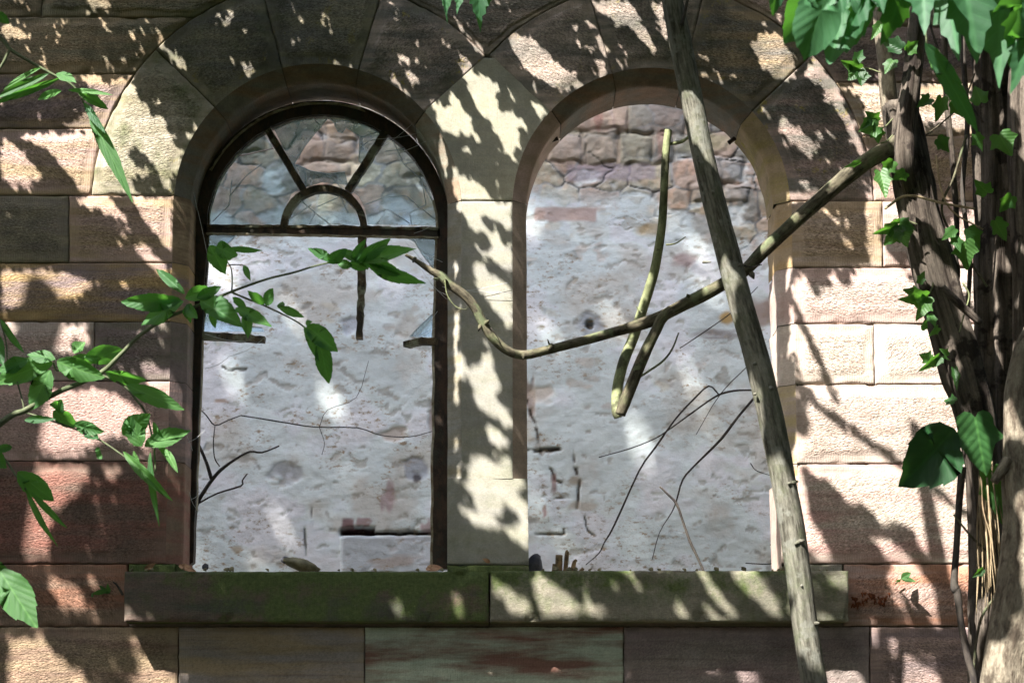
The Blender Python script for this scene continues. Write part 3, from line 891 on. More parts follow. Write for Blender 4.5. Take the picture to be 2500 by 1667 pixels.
gbar([(493, 819), (560, 821), (646, 828)], [9, 9, 7.5], -0.003, 0.04, 0.9)
gbar([(1068, 832), (1030, 832), (984, 838)], [9, 8, 6], -0.003, 0.04, 1.2)
def pane(poly, yo=0.0, cracks=(), milky=False):
    mb = MB(); P = np.array(poly, float)
    x, z = unp(P[:, 0], P[:, 1], FY + 0.03 + yo)
    n = len(P); c = [x.mean(), FY + 0.03 + yo, z.mean()]
    V = np.stack([x, np.full(n, FY + 0.03 + yo), z], 1)
    V2 = V + np.array([0, 0.003, 0])
    mb.add(np.concatenate([V, V2]), [tuple(range(n)), tuple(range(2 * n - 1, n - 1, -1))])
    o = mb.build("glass_pane", M_GLASS2 if (milky or yo > 0) else M_GLASS, FR, smooth=False)
    if cracks:
        cb = MB()
        for c_ in cracks: ptube(cb, c_, FY + 0.028 + yo, 1.1, seg=4, sub=1)
        cb.build("crack", M_EDGE, o)
    return o
def arc(a0, a1, n=10, rx=281, ry=273, c=(787, 560)):
    return [(c[0] + rx * math.cos(math.radians(a)), c[1] - ry * math.sin(math.radians(a))) for a in np.linspace(a0, a1, n)]
pane([(508, 548)] + arc(176, 121, 10) + [(733, 458), (712, 474), (697, 505), (692, 548)], 0, [[(560, 480), (600, 430), (640, 400)], [(520, 540), (560, 500), (566, 440)]])
pane([(668, 314), (720, 294), (760, 290), (800, 291), (772, 322), (742, 360), (720, 400), (730, 430), (740, 456)], 0.001,
     [[(800, 291), (772, 322), (742, 360), (720, 400), (730, 430), (742, 456)], [(765, 289), (785, 311), (772, 322)]])
pane([(742, 458), (722, 402), (760, 418), (800, 424), (842, 420), (850, 452), (820, 449), (788, 445)], 0.002,
     [[(722, 402), (760, 418), (800, 424), (842, 420)], [(790, 424), (815, 440), (838, 462)], [(746, 420), (748, 452)]])
pane([(805, 290), (870, 296), (934, 318), (884, 404), (876, 395), (879, 335), (862, 322), (845, 312), (836, 326), (825, 322), (815, 300)], 0.001,
     [[(805, 290), (815, 300), (825, 322), (836, 326), (845, 312), (862, 322), (879, 335), (876, 395)], [(880, 335), (925, 322)], [(862, 322), (866, 298)], [(880, 360), (900, 345), (930, 338)]])
pane([(855, 464)] + arc(57, 4, 12) + [(1064, 550), (898, 548), (892, 512), (876, 480)], 0,
     [[(890, 500), (940, 482), (990, 478), (1062, 535)], [(920, 548), (945, 510), (1000, 545)], [(960, 345), (985, 400), (1030, 440), (1040, 500)], [(1040, 500), (1000, 520), (1005, 548)],
      [(940, 370), (1010, 360)], [(1035, 455), (1062, 500)], [(985, 400), (1020, 395)]])
pane([(703, 549)] + arc(172, 8, 16, 88, 87, (790, 556)) + [(877, 549)], 0,
     [[(735, 490), (770, 520), (810, 552)], [(775, 505), (830, 480), (862, 470)], [(700, 540), (760, 500)], [(770, 520), (755, 548)], [(830, 480), (850, 520)]])
pane([(507, 572), (577, 574), (548, 604), (507, 640)], 0.001, [[(577, 574), (548, 604), (507, 640)]])
pane([(497, 735), (540, 770), (560, 792), (640, 800), (646, 810), (496, 809)], 0.001, [[(497, 735), (540, 770), (560, 792), (640, 800)]])
pane([(1064, 578), (1063, 662), (1030, 620), (1012, 590), (985, 577)], 0.001, [[(1063, 662), (1030, 620), (1012, 590), (985, 577)]])
pane([(1061, 762), (1060, 823), (1000, 822), (1030, 790)], 0.001, [[(1061, 762), (1030, 790), (1000, 822)]])
# iron pegs in the right opening
for (x0, y0, x1, y1, yy, lb) in [(1340, 346, 1362, 338, 0.2, "small bent iron peg at the upper left of the right opening"), (1779, 350, 1795, 338, 0.2, "square iron peg at the upper right of the right opening")]:
    mb = MB(); ptube(mb, [(x0, y0), ((x0 + x1) / 2, (y0 + y1) / 2), (x1, y1)], yy, [6, 5.5, 6], seg=5, lum=0.2)
    o = mb.build("iron_peg", M_IRON, WALL); o['label'] = lb

# ------------------------------------------------------------------ plastered wall behind
BY = 3.0
def seg_dist(PX, PY, pl):
    d = np.full(PX.shape, 1e9)
    for (x0, y0), (x1, y1) in zip(pl[:-1], pl[1:]):
        vx, vy = x1 - x0, y1 - y0
        t = np.clip(((PX - x0) * vx + (PY - y0) * vy) / (vx * vx + vy * vy + 1e-9), 0, 1)
        d = np.minimum(d, np.hypot(PX - x0 - t * vx, PY - y0 - t * vy))
    return d
pxs = np.concatenate([np.linspace(-900, 380, 40)[:-1], np.arange(380, 2000, 3.4), np.linspace(2000, 3300, 40)])
pys = np.concatenate([np.linspace(-500, 190, 30)[:-1], np.arange(190, 640, 2.8), np.arange(640, 1450, 4.2), np.linspace(1450, 2700, 24)])
PX, PY = np.meshgrid(pxs, pys[::-1])
X, Z = unp(PX, PY, BY)
wx = PX + 14 * vnoise(PX / 60, PY / 60, 0, 3) + 6 * vnoise(PX / 20, PY / 20, 0, 4)
wy = PY + 12 * vnoise(PX / 55, PY / 55, 5, 5) + 5 * vnoise(PX / 18, PY / 18, 5, 6)
def voro(x, y, cw, chh, s):
    gy = np.floor(y / chh).astype(int)
    best = np.full(x.shape, 1e9); sec = np.full(x.shape, 1e9); bid = np.zeros(x.shape, int)
    gx = np.floor(x / cw).astype(int)
    for dy in (-1, 0, 1):
        for dx in (-2, -1, 0, 1, 2):
            cx_ = gx + dx; cy_ = gy + dy
            h1 = _h(cx_, cy_, 1, s); h2 = _h(cx_, cy_, 2, s)
            qx = (cx_ + 0.5 + (h1 - 0.5) * 0.75 + 0.5 * (cy_ % 2)) * cw; qy = (cy_ + 0.5 + (h2 - 0.5) * 0.35) * chh
            d = ((np.abs(x - qx) / cw) ** 2.6 + (np.abs(y - qy) / chh) ** 2.6) ** (1 / 2.6)
            nb_ = d < best
            sec = np.where(nb_, best, np.minimum(sec, d)); bid = np.where(nb_, (cx_ * 7919 + cy_ * 104729) % 100003, bid)
            best = np.where(nb_, d, best)
    return best, sec - best, bid
d1, edge, sid = voro(wx, wy, 92, 66, 9)
h1 = _h(sid, 3, 1, 1); h2 = _h(sid, 5, 2, 2)
stc = np.zeros(PX.shape + (3,))
cs = [np.array(c) for c in [(0.42, 0.37, 0.28), (0.50, 0.40, 0.30), (0.34, 0.32, 0.27), (0.52, 0.46, 0.33), (0.46, 0.35, 0.27)]]
pick = (h1 * 5).astype(int) % 5
for q in range(5): stc[pick == q] = cs[q]
stc = stc * (0.85 + 0.35 * h2[..., None]) * (0.8 + 0.5 * (fbm(PX / 30, PY / 22, 0, 12, 4) * 0.5 + 0.5))[..., None]
lim = np.full(PX.shape + (3,), 0.0) + np.array((0.74, 0.81, 0.785))
lf = fbm(PX / 160, PY / 130, 0, 21, 4)
lim = np.minimum(lim * (1 + 0.30 * lf[..., None]), 0.88)
warm = sstep(0.0, 0.5, fbm(PX / 110, PY / 80, 7, 31, 5))[..., None]
lim = lim * (1 - warm * 0.5) + np.array((0.54, 0.46, 0.37)) * warm * 0.5
# how much rubble shows through the limewash
bnd = np.where(PX < 1150, 540 + 25 * vnoise(PX / 80, 0, 0, 2), np.interp(PX, [1280, 1400, 1550, 1700, 1900], [450, 470, 500, 580, 640]))
up_ = sstep(60, -60, PY - bnd + 55 * fbm(PX / 60, PY / 45, 2, 41, 4))
isl = sstep(0.0, 0.30, fbm(PX / 75, PY / 48, 4, 51, 5) + 0.55 - 0.9 * up_ + 0.0012 * (PY - 330))
rub = np.clip(up_ * (1 - isl * 0.8), 0, 1)
low = sstep(0.30, 0.42, fbm(PX / 90, PY / 55, 9, 61, 5) - 0.0004 * (PY - 500)) * 0.45
rub = np.maximum(rub, low * (PY > 480))
joint = 1 - sstep(0.03, 0.12, edge)
joint_c = joint * up_
stc = stc * (0.72 + 0.56 * (fbm(PX / 9, PY / 8, 0, 14, 3) * 0.5 + 0.5))[..., None] + np.array((0.10, 0.03, 0.0)) * sstep(0.05, 0.4, fbm(PX / 26, PY / 34, 3, 15, 3))[..., None]
stn = stc * (1 - joint[..., None]) + np.array((0.50, 0.47, 0.42)) * joint[..., None] * (0.4 + 0.6 * (vnoise(PX / 40, PY / 40, 1, 8) > 0))[..., None]
dark_j = (1 - sstep(0.0, 0.05, edge)) * sstep(-0.1, 0.4, vnoise(PX / 70, PY / 50, 3, 9)) * up_
col = lim * (1 - rub[..., None]) + stn * rub[..., None]
col = col * (1 - 0.55 * dark_j[..., None])
dep = 0.006 * fbm(PX / 70, PY / 45, 0, 71, 4) + 0.002 * fbm(PX / 14, PY / 9, 0, 72, 3)
bulge = np.clip(1 - d1 * 1.5, 0, 1) ** 0.5
dep = dep - rub * 0.014 * bulge * up_ + dark_j * 0.012
dirt = (0.12 + 0.95 * sstep(-0.15, 0.4, fbm(PX / 90, PY / 60, 2, 81, 4))) * (1 - rub * 0.6)
flk = sstep(0.26, 0.34, fbm(wx / 34, wy / 17, 6, 83, 5) - 0.10 * (1 - sstep(-0.1, 0.3, fbm(PX / 140, PY / 100, 3, 86, 2)))) * (1 - up_)
dep += flk * 0.003 - 0.005 * up_ * fbm(PX / 12, PY / 10, 2, 84, 3)
flc = (0.62 + 0.5 * (fbm(PX / 25, PY / 18, 1, 85, 4)))[..., None]
def blend(mask, c, amt=1.0):
    global col
    m = np.clip(mask * amt, 0, 1)[..., None]
    col = col * (1 - m) + np.array(c) * m
col = col * (1 - 0.5 * flk[..., None]) + np.array((0.50, 0.43, 0.33)) * flc * 0.5 * flk[..., None]
def spot(cx, cy, rx, ry, soft=0.35, wob=0.25, s=1):
    r = np.hypot((PX - cx) / rx, (PY - cy) / ry) + wob * vnoise(PX / (rx * 0.7), PY / (ry * 0.7), 0, s)
    return 1 - sstep(1 - soft, 1 + soft, r)
def box(x0, y0, x1, y1, soft=4, wob=5, s=1):
    a = PX + wob * vnoise(PX / 25, PY / 25, 0, s); b = PY + wob * vnoise(PX / 25, PY / 25, 3, s)
    return sstep(x0 - soft, x0 + soft, a) * (1 - sstep(x1 - soft, x1 + soft, a)) * sstep(y0 - soft, y0 + soft, b) * (1 - sstep(y1 - soft, y1 + soft, b))
# big stones over the right opening
for (x0, y0, x1, y1, c, s) in [(1350, 246, 1530, 322, (0.36, 0.27, 0.24), 1), (1535, 240, 1672, 326, (0.20, 0.20, 0.20), 2), (1424, 322, 1505, 398, (0.31, 0.29, 0.25), 3), (1512, 330, 1590, 402, (0.33, 0.33, 0.27), 4),
                               (1340, 326, 1425, 395, (0.36, 0.32, 0.28), 5), (1590, 330, 1640, 400, (0.30, 0.28, 0.25), 6), (1725, 385, 1810, 440, (0.30, 0.30, 0.30), 7), (1690, 450, 1765, 490, (0.33, 0.30, 0.27), 8), (1770, 450, 1830, 490, (0.34, 0.33, 0.32), 9),
                               (735, 345, 870, 395, (0.24, 0.20, 0.16), 10), (745, 395, 850, 430, (0.34, 0.30, 0.25), 11), (800, 300, 870, 345, (0.36, 0.28, 0.20), 12), (560, 330, 640, 372, (0.26, 0.22, 0.19), 13), (985, 380, 1050, 430, (0.30, 0.27, 0.22), 14)]:
    ring = box(x0 - 6, y0 - 6, x1 + 6, y1 + 6, 4, 8, s) - box(x0, y0, x1, y1, 4, 8, s)
    ring = ring * sstep(-0.5, 0.2, vnoise(PX / 22, PY / 22, s, 19))
    blend(ring, (0.12, 0.10, 0.08), 0.55 * (0.5 + 0.5 * (s % 3 > 0)))
    b_ = box(x0, y0, x1, y1, 4, 8, s)
    tone = (0.45 + 1.0 * (fbm(PX / 20, PY / 15, s, 90 + s, 5) * 0.5 + 0.5))
    col = col * (1 - b_[..., None] * 0.7) + (np.minimum(np.array(c) * np.array((1.3, 1.2, 1.05)) + 0.02, 0.6)[None, None] * tone[..., None]) * b_[..., None] * 0.7
    cx, cy = (x0 + x1) / 2, (y0 + y1) / 2
    dep += ring * 0.012 - b_ * 0.02 * np.clip(1 - ((PX - cx) / (x1 - x0) * 1.7) ** 4 - ((PY - cy) / (y1 - y0) * 1.7) ** 4, 0, 1)
    dirt *= (1 - b_ * 0.6)
blend(box(1385, 402, 1600, 442, 5, 5, 3), (0.40, 0.33, 0.36), 0.65)
blend(box(1308, 505, 1455, 538, 4, 5, 4), (0.47, 0.30, 0.24), 0.75)
blend(spot(1615, 352, 12, 40), (0.45, 0.22, 0.15), 0.5); blend(spot(1460, 290, 10, 30), (0.45, 0.2, 0.15), 0.5)
blend(spot(1590, 560, 36, 16), (0.42, 0.29, 0.12), 0.7); blend(spot(1670, 635, 30, 16), (0.42, 0.27, 0.24), 0.7)
blend(spot(1775, 775, 18, 16), (0.45, 0.28, 0.08), 0.9); blend(spot(1865, 762, 34, 36, wob=.5), (0.32, 0.22, 0.17), 0.85)
blend(spot(1750, 815, 55, 10, wob=.6), (0.24, 0.20, 0.19), 0.7)
blend(spot(1720, 350, 70, 24), (0.40, 0.38, 0.18), 0.5)
for (cx, cy, rx, ry, c) in [(697, 1148, 36, 26, (0.27, 0.27, 0.28)), (1440, 788, 31, 26, (0.27, 0.29, 0.32)), (1015, 1142, 28, 26, (0.26, 0.28, 0.32)), (855, 795, 22, 20, (0.36, 0.38, 0.42)), (1060, 1010, 16, 40, (0.30, 0.22, 0.19)), (965, 1060, 26, 18, (0.42, 0.34, 0.28)), (1295, 970, 12, 40, (0.30, 0.2, 0.15)), (1320, 960, 30, 22, (0.50, 0.42, 0.34))]:
    sp = spot(cx, cy, rx, ry, wob=0.45, s=int(cx)); blend(sp, np.array(c) * 1.3, 0.75); dep += sp * 0.008
dep += spot(1440, 792, 9, 9) * 0.04; blend(spot(1440, 794, 8, 9), (0.08, 0.08, 0.09), 0.9); blend(spot(706, 1160, 9, 8), (0.6, 0.62, 0.65), 0.8)
blend(spot(1018, 1165, 12, 10, wob=.5), (0.07, 0.06, 0.06), 0.9)
for pl, w in [([(1290, 975), (1300, 1010), (1312, 1035), (1316, 1095), (1395, 1099)], 4), ([(1285, 1099), (1396, 1101), (1400, 1120), (1412, 1165), (1410, 1238)], 4), ([(1316, 1100), (1345, 1145), (1352, 1170), (1375, 1182)], 3),
              ([(1290, 1304), (1372, 1302), (1372, 1290)], 3), ([(1428, 1262), (1435, 1290), (1452, 1305)], 2), ([(745, 1290), (747, 1350)], 2.5), ([(545, 895), (560, 905), (600, 903)], 3), ([(760, 1235), (765, 1270)], 2), ([(1320, 1215), (1415, 1213)], 1.5)]:
    dd = seg_dist(wx * 0.35 + PX * 0.65, wy * 0.35 + PY * 0.65, pl)
    m = (1 - sstep(w * 0.4, w * 1.25, dd)) * sstep(-0.5, 0.1, vnoise(PX / 16, PY / 16, 4, 7)); blend(m, (0.06, 0.045, 0.035), 0.95); dep += m * 0.012
# lintel block near the foot of the left opening
m = box(833, 1297, 1075, 1306, 2, 3, 5) * sstep(0, 1, 1); blend(m, (0.03, 0.02, 0.018)); dep += m * 0.05
m = box(833, 1290, 915, 1306, 3, 4, 6); blend(m, (0.04, 0.02, 0.02)); dep += m * 0.05
blend(box(833, 1268, 862, 1290, 3, 6, 7), (0.22, 0.11, 0.11), 0.9); blend(spot(890, 1275, 16, 10, wob=.6), (0.30, 0.17, 0.16), 0.8)
blend(spot(945, 1215, 14, 50, wob=.7), (0.40, 0.27, 0.27), 0.7); blend(spot(1045, 1285, 14, 14, wob=.6), (0.42, 0.24, 0.24), 0.7)
blend(box(833, 1307, 1075, 1400, 3, 2, 8), (0.42, 0.42, 0.45), 0.55); dep -= box(833, 1307, 1075, 1400, 3, 2, 8) * 0.02
blend(spot(960, 1372, 70, 12, wob=.6), (0.42, 0.33, 0.27), 0.7)
blend(spot(1352, 1180, 8, 26, wob=.6), (0.30, 0.17, 0.15), 0.8); blend(spot(1332, 1250, 6, 14, wob=.5), (0.36, 0.2, 0.18), 0.8)
blend(spot(1400, 1172, 20, 10, wob=.5), (0.33, 0.27, 0.19), 0.8); blend(spot(1425, 1235, 30, 12, wob=.6), (0.45, 0.38, 0.29), 0.7)
blend(spot(540, 978, 18, 5), (0.40, 0.26, 0.17), 0.8); blend(spot(580, 1340, 18, 10, wob=.5), (0.40, 0.28, 0.14), 0.7)
BACK = MB()
BACK.grid(X, BY + dep, Z, ca=np.clip(col, 0.015, 0.8), dirt=dirt)
bo = BACK.build("plastered_wall", M_PLAST)
tag(bo, "limewashed rubble wall seen through both window openings, plaster fallen off its upper stones", "wall")

# ------------------------------------------------------------------ ground
mb = MB()
gx = np.concatenate([np.linspace(-60, -8, 14)[:-1], np.linspace(-8, 8, 60), np.linspace(8, 60, 14)[1:]])
gy = np.concatenate([np.linspace(-60, -10, 12)[:-1], np.linspace(-10, 6, 50), np.linspace(6, 60, 12)[1:]])
GX, GY = np.meshgrid(gx, gy)
mb.grid(GX, GY, -1.6 + 0.12 * fbm(GX * 0.4, GY * 0.4, 0, 5, 4))
tag(mb.build("ground", M_GROUND), kind="structure")

# ------------------------------------------------------------------ the crowns that shade the wall
# sun flecks that the photograph shows on the wall: gaps between the leaf clusters above
GAPS = [
 [(196,0),(270,0),(272,40),(235,24),(205,10)], [(0,50),(30,56),(62,76),(88,92),(74,110),(40,106),(0,96)],
 [(312,78),(326,70),(342,84),(342,104),(328,108),(314,96)], [(376,70),(394,72),(402,92),(404,112),(384,108)], [(206,110),(222,118),(224,136),(208,130)],
 [(244,134),(264,140),(268,162),(248,158)], [(92,144),(120,148),(122,172),(96,168)], [(208,140),(222,146),(238,188),(226,186)],
 [(182,184),(236,184),(252,205),(300,184),(318,186),(336,212),(340,238),(362,245),(368,278),(398,286),(414,304),(424,335),(442,372),(452,370),(449,402),(434,432),(424,442),(414,470),(396,458),(384,420),(362,398),(345,366),(322,372),(328,398),(374,418),(386,432),(340,440),(326,462),(352,478),(214,478),(218,430),(232,370),(246,320),(200,318),(150,316),(190,290),(240,262),(236,232),(205,215)],
 [(60,322),(240,322),(218,476),(200,476),(175,440),(140,400),(110,370),(50,345)], [(0,330),(36,350),(80,390),(110,430),(80,462),(30,460),(0,430)],
 [(180,478),(270,480),(320,540),(345,560),(300,545),(250,520),(190,505)], [(315,480),(425,480),(424,628),(396,600),(360,555),(325,500)],
 [(380,112),(398,100),(430,130),(466,162),(464,182),(440,172),(410,142)], [(516,14),(536,30),(548,50),(568,22),(582,44),(568,70),(548,74),(532,52)], [(520,66),(536,72),(540,92),(526,92)],
 [(610,54),(628,58),(636,76),(618,76)], [(590,74),(606,76),(612,92),(596,90)], [(586,166),(600,158),(632,160),(620,176),(608,194),(596,184)], [(378,240),(396,246),(402,268),(386,264)],
 [(448,318),(474,318),(472,344),(452,346)], [(766,36),(806,38),(808,58),(784,60)], [(926,0),(964,0),(968,18),(944,16)], [(886,38),(902,40),(908,60),(894,58)],
 [(966,128),(992,132),(1010,148),(1006,164),(984,158)], [(960,146),(988,148),(994,170),(970,166)], [(986,172),(1012,176),(1028,200),(1014,218),(994,200)],
 [(1112,50),(1134,52),(1140,74),(1120,74)], [(1138,84),(1168,102),(1192,132),(1182,142),(1158,126)], [(1114,158),(1134,140),(1154,148),(1156,172),(1136,186),(1116,180)],
 [(1124,176),(1152,174),(1182,182),(1214,192),(1224,216),(1216,240),(1220,262),(1242,266),(1270,280),(1290,300),(1288,322),(1266,324),(1274,355),(1264,372),(1232,348),(1204,322),(1200,298),(1180,290),(1160,265),(1140,222)],
 [(1088,212),(1108,222),(1128,258),(1154,290),(1178,348),(1168,358),(1142,334),(1118,340),(1096,328),(1066,292),(1046,258),(1048,244),(1076,250),(1098,262)],
 [(1216,338),(1242,346),(1266,388),(1256,402),(1230,376)], [(1238,222),(1256,226),(1266,250),(1250,256)], [(1286,244),(1314,248),(1342,272),(1322,296),(1296,272)],
 [(1050,306),(1084,336),(1090,384),(1068,384),(1050,352)],
 [(1080,420),(1108,394),(1126,426),(1164,434),(1190,458),(1198,478),(1218,488),(1256,494),(1256,576),(1220,550),(1194,534),(1176,542),(1190,568),(1148,552),(1118,518),(1104,486),(1096,456)],
 [(1234,82),(1268,72),(1316,106),(1343,136),(1378,164),(1432,204),(1414,222),(1392,222),(1380,238),(1350,222),(1310,192),(1272,162),(1248,122)], [(1292,196),(1306,192),(1318,220),(1308,238),(1296,224)],
 [(1418,46),(1440,48),(1458,72),(1446,80),(1426,68)], [(1390,58),(1408,60),(1422,84),(1404,90)], [(1458,102),(1478,106),(1498,136),(1480,144),(1462,126)], [(1450,136),(1478,146),(1492,178),(1466,194),(1440,194),(1458,166)],
 [(1192,0),(1210,0),(1206,14)], [(1212,4),(1230,8),(1226,26),(1214,20)], [(1236,4),(1252,8),(1256,24),(1242,22)], [(1318,0),(1350,0),(1340,12)],
 [(1440,0),(1536,0),(1566,40),(1584,80),(1604,118),(1614,142),(1590,140),(1566,104),(1538,78),(1508,68),(1478,42),(1446,26)], [(1580,0),(1622,6),(1636,60),(1642,118),(1618,94),(1600,50)],
 [(1144,548),(1194,552),(1198,576),(1172,576)], [(1150,586),(1168,590),(1190,628),(1172,630),(1156,610)],
 [(1188,560),(1218,556),(1228,588),(1256,594),(1256,678),(1232,664),(1206,644),(1184,618),(1198,600)],
 [(1160,636),(1188,648),(1218,678),(1244,698),(1256,716),(1256,804),(1228,790),(1196,754),(1176,718),(1154,688),(1150,652)],
 [(1088,596),(1104,602),(1114,642),(1092,664)], [(1088,724),(1122,748),(1126,782),(1116,812),(1116,838),(1140,868),(1146,912),(1130,936),(1114,924),(1112,966),(1088,968)],
 [(1172,866),(1204,860),(1210,894),(1194,910),(1176,892)], [(1140,898),(1188,882),(1218,918),(1230,950),(1210,962),(1220,978),(1240,1002),(1256,1020),(1256,1052),(1222,1034),(1190,1014),(1160,992),(1150,960),(1144,930)],
 [(1102,944),(1120,944),(1122,974),(1106,976)], [(1088,1040),(1110,1046),(1114,1084),(1088,1094)], [(1176,1042),(1226,1044),(1246,1080),(1236,1100),(1196,1086)],
 [(1146,1116),(1176,1104),(1192,1116),(1212,1126),(1226,1104),(1250,1110),(1262,1160),(1290,1170),(1290,1196),(1268,1200),(1282,1222),(1296,1242),(1296,1350),(1268,1334),(1242,1308),(1216,1294),(1188,1294),(1156,1284),(1126,1252),(1104,1216),(1120,1188),(1146,1168),(1136,1150)],
 [(1100,1122),(1122,1120),(1126,1180),(1104,1176)],
 [(1196,1422),(1228,1428),(1254,1452),(1268,1460),(1294,1480),(1300,1500),(1324,1520),(1256,1520),(1226,1482),(1200,1462)],
 [(1290,1416),(1322,1410),(1348,1438),(1384,1452),(1404,1478),(1424,1486),(1420,1436),(1432,1418),(1444,1478),(1478,1498),(1500,1520),(1326,1520),(1310,1482),(1296,1450)],
 [(1494,1388),(1540,1388),(1550,1418),(1570,1440),(1562,1460),(1542,1442),(1526,1418),(1500,1406)], [(1576,1388),(1628,1388),(1646,1412),(1608,1412)], [(1484,1434),(1514,1440),(1508,1468)], [(1528,1464),(1560,1470),(1554,1492)], [(1634,1474),(1668,1486),(1690,1520),(1646,1520)],
 [(1690,1390),(1718,1396),(1740,1438),(1766,1468),(1796,1498),(1806,1520),(1772,1520),(1736,1482),(1708,1440)], [(1770,1388),(1838,1388),(1856,1418),(1882,1458),(1902,1490),(1908,1520),(1878,1520),(1846,1484),(1804,1454),(1778,1426)],
 [(1914,1450),(1938,1456),(1950,1520),(1920,1520)], [(1970,1434),(2000,1440),(2004,1462),(1976,1456)], [(2004,1440),(2036,1396),(2076,1394),(2076,1470),(2052,1456),(2026,1444)], [(1712,1496),(1738,1488),(1754,1520),(1714,1520)],
 [(1100,1450),(1122,1460),(1146,1520),(1112,1520)], [(960,1490),(985,1470),(1000,1520),(965,1520)],
 # right side: broad sun between x=1935 and the ivy trunk
 [(1880,470),(1960,462),(2016,456),(2004,500),(2046,528),(2064,560),(2000,590),(1960,560),(1925,560),(1905,620),(1905,1000),(1925,1110),(1900,1200),(1900,1376),(1980,1376),(2060,1376),(2075,1420),(2090,1440),(2150,1440),(2180,1480),(2240,1520),(2124,1530),(2140,1548),(2196,1560),(2236,1612),(2296,1642),(2310,1700),(2180,1700),(2166,1602),(2146,1570),(2124,1540),(2090,1532),(2280,1530),(2420,1560),(2600,1560),(2600,480),(2420,480),(2300,560),(2200,491),(2180,440),(2135,418),(2110,490),(2110,560),(2120,640),(2100,640),(2085,600),(2060,570),(2030,540),(1990,500),(1950,500)],
 [(1832,112),(1876,76),(1914,88),(1940,140),(1950,194),(1922,206),(1892,184),(1868,190),(1856,146),(1828,120)], [(1976,136),(1996,140),(2044,200),(2086,300),(2116,372),(2104,396),(2080,350),(2046,284),(2006,224),(1956,192)],
 [(1840,234),(1868,262),(1894,298),(1904,330),(1944,368),(1986,404),(2000,360),(1962,316),(1930,298),(1908,276),(1900,310),(1870,290),(1850,262)], [(1998,300),(2012,310),(2020,350),(2004,345)],
 [(2040,202),(2155,202),(2172,332),(2116,322),(2106,260),(2074,226)], [(2230,200),(2376,200),(2376,334),(2290,304),(2236,334)], [(1690,120),(1712,128),(1740,150),(1716,152)], [(1700,165),(1740,185),(1735,200),(1708,190)],
 [(1708,1620),(1764,1634),(1770,1650),(1720,1642)], [(1794,1624),(1846,1636),(1870,1680),(1808,1680)], [(2010,1616),(2034,1638),(2060,1638),(2078,1618),(2104,1640),(2124,1690),(2014,1690)],
 # left side
 [(0,655),(150,662),(236,690),(220,715),(160,740),(90,730),(40,752),(0,764)], [(330,590),(372,610),(410,650),(416,690),(384,672),(346,630)], [(16,788),(214,788),(226,846),(170,838),(196,868),(120,880),(40,872)],
 [(346,872),(444,918),(440,1000),(398,990),(356,950)], [(110,950),(262,950),(336,992),(388,1056),(356,1096),(280,1066),(190,1118),(50,1110),(96,1036),(60,990)],
 [(14,1126),(226,1130),(216,1188),(146,1248),(124,1290),(126,1372),(0,1372),(0,1190)], [(236,1134),(306,1146),(276,1186)], [(402,1134),(448,1144),(444,1196),(412,1184)], [(110,1410),(206,1436),(216,1500),(150,1500)],
 [(26,1560),(106,1560),(186,1640),(246,1690),(16,1690)], [(346,1594),(434,1636),(440,1690),(336,1690)],
 [(60,900),(90,920),(120,935),(70,940)],
]
# clear leaf shadows standing in the sunny part
SHADES = [
 [(1925,545),(2042,545),(2062,600),(2100,642),(2082,642),(2076,692),(2066,706),(2050,682),(2034,656),(2014,660),(2028,702),(2006,690),(1996,736),(1984,700),(1968,664),(1950,655),(1936,690),(1928,704),(1938,640),(1920,600)],
 [(1955,1132),(1990,1168),(2036,1194),(2056,1216),(2086,1252),(2096,1232),(2104,1226),(2126,1250),(2146,1286),(2176,1290),(2202,1280),(2242,1312),(2252,1350),(2276,1384),(2322,1442),(2300,1452),(2270,1420),(2240,1372),(2200,1342),(2160,1312),(2120,1300),(2122,1322),(2152,1352),(2184,1384),(2160,1420),(2060,1384),(2050,1352),(2010,1312),(1984,1272),(1974,1222)],
 [(1900,890),(1922,840),(1932,842),(1946,905),(1956,940),(1982,950),(1990,985),(1966,1000),(1972,1040),(1984,1058),(1962,1068),(1944,1050),(1930,1080),(1912,1040),(1905,960)],
 [(1904,700),(1916,716),(1914,800),(1904,860)], [(2070,1404),(2160,1420),(2180,1450),(2150,1500),(2100,1530),(2068,1524)],
 [(1232,1240),(1240,1236),(1262,1262),(1266,1280),(1216,1280),(1214,1268)], [(1105,1196),(1128,1186),(1150,1204),(1160,1236),(1135,1236),(1112,1222)],
 [(2190,1542),(2230,1556),(2300,1610),(2330,1680),(2290,1640),(2240,1610)], [(2150,560),(2200,580),(2240,640),(2262,700),(2230,690),(2200,640),(2160,600)], [(2330,1430),(2390,1470),(2420,1530),(2370,1520),(2330,1470)],
 [(2200,1455),(2250,1490),(2300,1545),(2330,1600),(2280,1570),(2230,1520)],
]
THINS = [[(1918,700),(1945,760),(1985,850),(2020,930),(2048,985)], [(1968,975),(2050,1035),(2160,1105),(2290,1205),(2420,1300)], [(2225,590),(2300,680),(2380,760)], [(2010,1300),(2080,1420),(2160,1560),(2200,1690)], [(1962,1330),(1990,1376)]]

